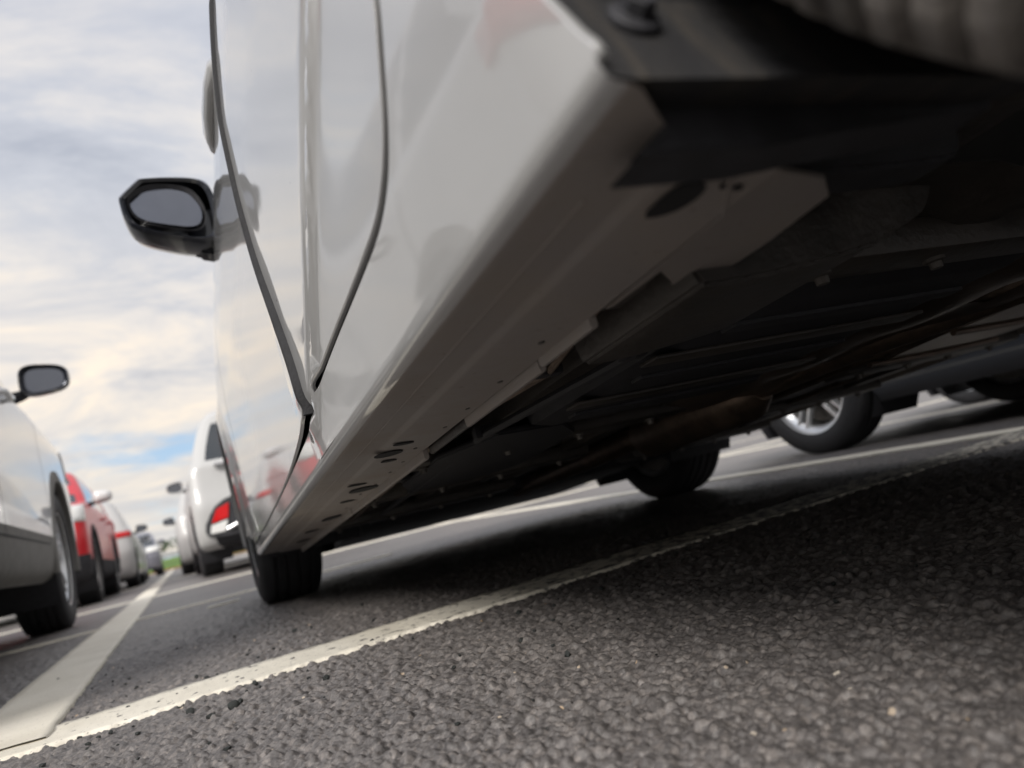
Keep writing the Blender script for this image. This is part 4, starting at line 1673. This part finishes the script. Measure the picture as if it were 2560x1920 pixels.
main_mirror()
hx = float(f_front(1.10, .785)[0])
hp = [(.985, .012, .006, .010), (1.01, .000, .010, .015), (1.05, -.004, .012, .018), (1.12, -.006, .013, .020), (1.18, -.005, .012, .019), (1.22, .001, .010, .015), (1.25, .012, .006, .009)]
V, F = [], []
for yy, dx, tx, tz in hp:
    for k in range(12):
        a_ = 2 * PI * k / 12
        V.append((hx + dx + tx * math.cos(a_), yy, .775 + tz * math.sin(a_)))
for i in range(len(hp) - 1):
    for k in range(12):
        F.append([i * 12 + k, i * 12 + (k + 1) % 12, (i + 1) * 12 + (k + 1) % 12, (i + 1) * 12 + k])
mesh('door_handle', V, F, 'white_paint', front_door)

# ------------------------------------------------------------------ other parked cars
l1, P1, D1 = generic_car('crossover_suv', 'pale silver-white crossover with grey cladding and black mirror at the left edge', 'car', (-1.355, 1.86, 0), 0.006, 'suv', 'silver_paint', 'parked cars', 'grey_cladding', dict(seams=True, mirror='gloss_black', style='twin'))
l2, P2, D2 = generic_car('crossover_suv', 'red crossover with dark cladding facing the lens, behind the silver-white one', 'car', (-1.585, 11.66, 0), PI, 'suv', 'red_paint', 'parked cars', 'dark_cladding', dict(seams=True, mirror='silver_paint'))  # red mirror caps coloured silver, painting in their pale sky reflection
l3, P3, D3 = generic_car('hatchback', 'white hatchback with black mirrors parked behind the red crossover', 'car', (-1.40, 14.05, 0), 0.0, 'hatch', 'white_paint_far', 'parked cars', None, dict(mirror='gloss_black'))
generic_car('hatchback', 'white hatchback in the left row, second beyond the red crossover', 'car', (-1.50, 19.4, 0), 0.0, 'hatch', 'white_paint_far', 'parked cars')
generic_car('suv', 'dark grey car at the far end of the left row', 'car', (-1.28, 31.0, 0), PI, 'suv', 'grey_paint', 'parked cars')
r1, Q1, E1 = generic_car('suv', 'white SUV with red bumper lamp just ahead of the nearest hatchback', 'car', (1.10, 8.42, 0), 0.0, 'suv', 'white_paint_far', 'parked cars', None, dict(mirror='white_paint_far', no_tail=True, rc=0.5))
generic_car('hatchback', 'white hatchback hidden behind the white SUV, only mirror and wheel showing', 'car', (0.93, 13.85, 0), 0.0, 'hatch', 'white_paint_far', 'parked cars', None, dict(mirror='gloss_black', no_tail=True))
generic_car('hatchback', 'dark grey hatchback right of the nearest car, its bright alloy wheel seen under the sills', 'car', (3.49, -0.04, 0), 0.0, 'hatch', 'dark_paint', 'parked cars', None, dict(style='twin'))
generic_car('hatchback', 'dark hatchback two bays right, only its tyres seen under the other cars', 'car', (6.06, 0.92, 0), 0.0, 'hatch', 'dark_paint', 'parked cars')
generic_car('suv', 'white SUV ahead of the dark grey hatchback on the right', 'car', (3.60, 8.6, 0), 0.0, 'suv', 'white_paint_far', 'parked cars')

# details on the white SUV's tail
W1, z1, rr1 = E1['W'], E1['z0'], E1['rear']
ins_poly = round_poly([(-.78, .34), (-.82, .44), (-.73, .61), (-.58, .70), (-.30, .72), (-.30, .34)], 1)
v, f = slab([(x, rr1 - .012 + .16 * max(0, -x - .55), z) for x, z in ins_poly], (0, -1, 0), .03, .004)
ins = mesh('bumper_insert', v, f, 'black_plastic', r1, True, 50)
fog = [(-.748, .478), (-.690, .600), (-.575, .640), (-.600, .505)]
v, f = slab([(x, rr1 - .040 + .16 * max(0, -x - .55), z) for x, z in fog], (0, -1, 0), .014, .003)
mesh('fog_lamp', v, f, 'red_lens', ins, True, 50)
rvl = [(-.772, .385), (-.755, .462), (-.605, .488), (-.640, .385)]
v, f = slab([(x, rr1 - .040 + .16 * max(0, -x - .55), z) for x, z in rvl], (0, -1, 0), .014, .003)
mesh('reversing_lamp', v, f, 'clear_lens', ins, True, 50)
v, f = tube_vf([(-.62, rr1 - .03, .40), (-.50, rr1 - .07, .44), (-.2, rr1 - .085, .44), (.2, rr1 - .085, .44), (.50, rr1 - .07, .44), (.62, rr1 - .03, .40)], .022, 10)
mesh('bumper_trim', v, f, 'chrome', r1)
v, f = box_vf((0, rr1 + .02, 1.02), (1.30, .05, .035), .008)
mesh('light_bar', v, f, 'chrome', r1, True, 50)

# ------------------------------------------------------------------ far end of the lot
def bank():
    V, F = [], []
    xs = np.linspace(-60, 80, 60)
    prof = [(62, 0.0, ), (62.05, 0.16), (62.6, 0.2), (66, 0.75), (74, 1.0), (110, 1.2)]
    for x in xs:
        for y, z in prof:
            V.append((x, y + 0.3 * math.sin(x * .4), z + (0.06 * math.sin(x * 1.3 + y) if z > .3 else 0)))
    m = len(prof)
    for i in range(len(xs) - 1):
        for j in range(m - 1):
            F.append([i * m + j, (i + 1) * m + j, (i + 1) * m + j + 1, i * m + j + 1])
    o = mesh('grass_bank', V, F, 'grass_bank')
    tag(o, kind='structure')
    v, f = box_vf((10, 61.2, .05), (140, 1.2, .12), .03)
    tag(mesh('soil_edge', v, f, 'soil'), kind='structure')


bank()
rail = empty('guard_rail', (5, 63.4, 0.2))
tag(rail, 'grey metal guard rail on the grass bank at the far end', 'guard rail')
v, f = box_vf((0, 0, .95), (110, .06, .32), .02)
mesh('beam', v, f, 'galvanised', rail)
for i in range(28):
    v, f = box_vf((-54 + i * 4, .08, .45), (.1, .08, 1.0), .01)
    mesh('post', v, f, 'galvanised', rail, False)


def leaf_tree(name, label, loc, hgt, rad, seed):
    rg = np.random.default_rng(seed)
    root = empty(name, loc)
    tag(root, label, 'tree', 'trees behind the bank')
    path = [(0, 0, -.3), (.05, .03, hgt * .25), (-.06, .05, hgt * .55), (.02, 0, hgt * .85)]
    parts = [tube_vf(path, [.22, .17, .11, .04], 8)]
    for k in range(6):
        a = rg.uniform(0, 2 * PI); z = hgt * rg.uniform(.3, .6)
        parts.append(tube_vf([(0, 0, z), (math.cos(a) * rad * .4, math.sin(a) * rad * .4, z + hgt * .13), (math.cos(a) * rad * .7, math.sin(a) * rad * .7, z + hgt * .2)], [.08, .05, .02], 6))
    V, F = merge(parts)
    mesh('trunk', V, F, 'bark', root)
    nb = 16
    cl = [(rg.normal(0, rad * .42), rg.normal(0, rad * .42), hgt * rg.uniform(.42, 1.0), rad * rg.uniform(.22, .45)) for _ in range(nb)]
    V, F = [], []
    for cx, cy, cz, cr in cl:
        for _ in range(110):
            d = rg.normal(size=3); d /= np.linalg.norm(d)
            p = np.array([cx, cy, cz]) + d * cr * rg.uniform(.55, 1.05)
            a = rg.normal(size=3); a /= np.linalg.norm(a)
            b = np.cross(a, rg.normal(size=3)); b /= np.linalg.norm(b)
            s = rg.uniform(.10, .22)
            i0 = len(V)
            V += [p - a * s, p + b * s * .6, p + a * s, p - b * s * .6]
            F.append([i0, i0 + 1, i0 + 2, i0 + 3])
    mesh('crown', V, F, 'leaf', root, False)


for k in range(8):
    leaf_tree('broadleaf_tree', 'small green broadleaf tree behind the bank at the far end of the lot', (-22 + k * 6.3 + random.uniform(-1.5, 1.5), 84 + random.uniform(-4, 8), .8), random.uniform(2.6, 4.2), random.uniform(2.2, 3.2), 50 + k)

# ------------------------------------------------------------------ loose bits on the asphalt


def pebble_vf(c, r, rg, sub=2):
    bm = bmesh.new()
    bmesh.ops.create_icosphere(bm, subdivisions=sub, radius=1.0)
    k = rg.uniform(-1, 1, (4, 3)) * 3.4
    ph = rg.uniform(0, 6, 4)
    sc = np.array([rg.uniform(.8, 1.25), rg.uniform(.75, 1.1), rg.uniform(.62, .95)])
    V = []
    for v in bm.verts:
        p = np.array(v.co)
        d = 1 + .13 * sum(math.sin(float(k[i] @ p) + ph[i]) for i in range(4))
        q = p * d * sc * r
        V.append((c[0] + q[0], c[1] + q[1], c[2] + q[2] + r * sc[2] * .45))
    bm.verts.index_update()
    F = [[v.index for v in f.verts] for f in bm.faces]
    bm.free()
    return V, F


def grit():
    rg = np.random.default_rng(3)
    parts = []
    for _ in range(650):
        if rg.random() < .6:
            x = rg.uniform(-.75, 1.6); y = 1.21 + .045 * x + rg.normal(0, .11)
        else:
            x = rg.uniform(-.6, .9); y = rg.uniform(.5, 1.9)
        r = .0021 * math.exp(rg.normal(0, .35))
        parts.append(pebble_vf((x, y, .002), r, rg, 1))
    V, F = merge(parts)
    o = mesh('loose_grit', V, F, 'rubber_bits')
    tag(o, 'fine dark grit scattered along the painted line', 'grit', kind='stuff')
    # larger crumbs that can be told apart
    spots = [(200, 1850, .0050), (222, 1866, .0060), (248, 1850, .0055), (220, 1828, .0055), (322, 1776, .0075), (428, 1738, .0060), (475, 1787, .0085), (530, 1797, .0085), (585, 1772, .0095), (450, 1776, .0055), (738, 1580, .0080), (818, 1703, .0075), (645, 1650, .0065), (492, 1697, .0080), (345, 1840, .0050), (152, 1855, .0045), (212, 1840, .0045), (278, 1838, .005), (640, 1715, .0065), (800, 1655, .006)]
    for i, (u_, v_, r) in enumerate(spots):
        d = (right * (u_ - 1280) - up * (v_ - 960) - back * 1873).normalized()
        t = -CAM_H / d.z
        V, F = pebble_vf((0, 0, 0), r * .56, rg, 1 if i % 2 else 2)
        o = mesh('asphalt_crumb', V, F, 'rubber_bits', None, True, 28)
        o.location = (d.x * t, d.y * t, .002)
        tag(o, 'loose dark crumb of asphalt lying by the painted lines', 'crumb', 'loose dark crumbs by the painted lines')


grit()
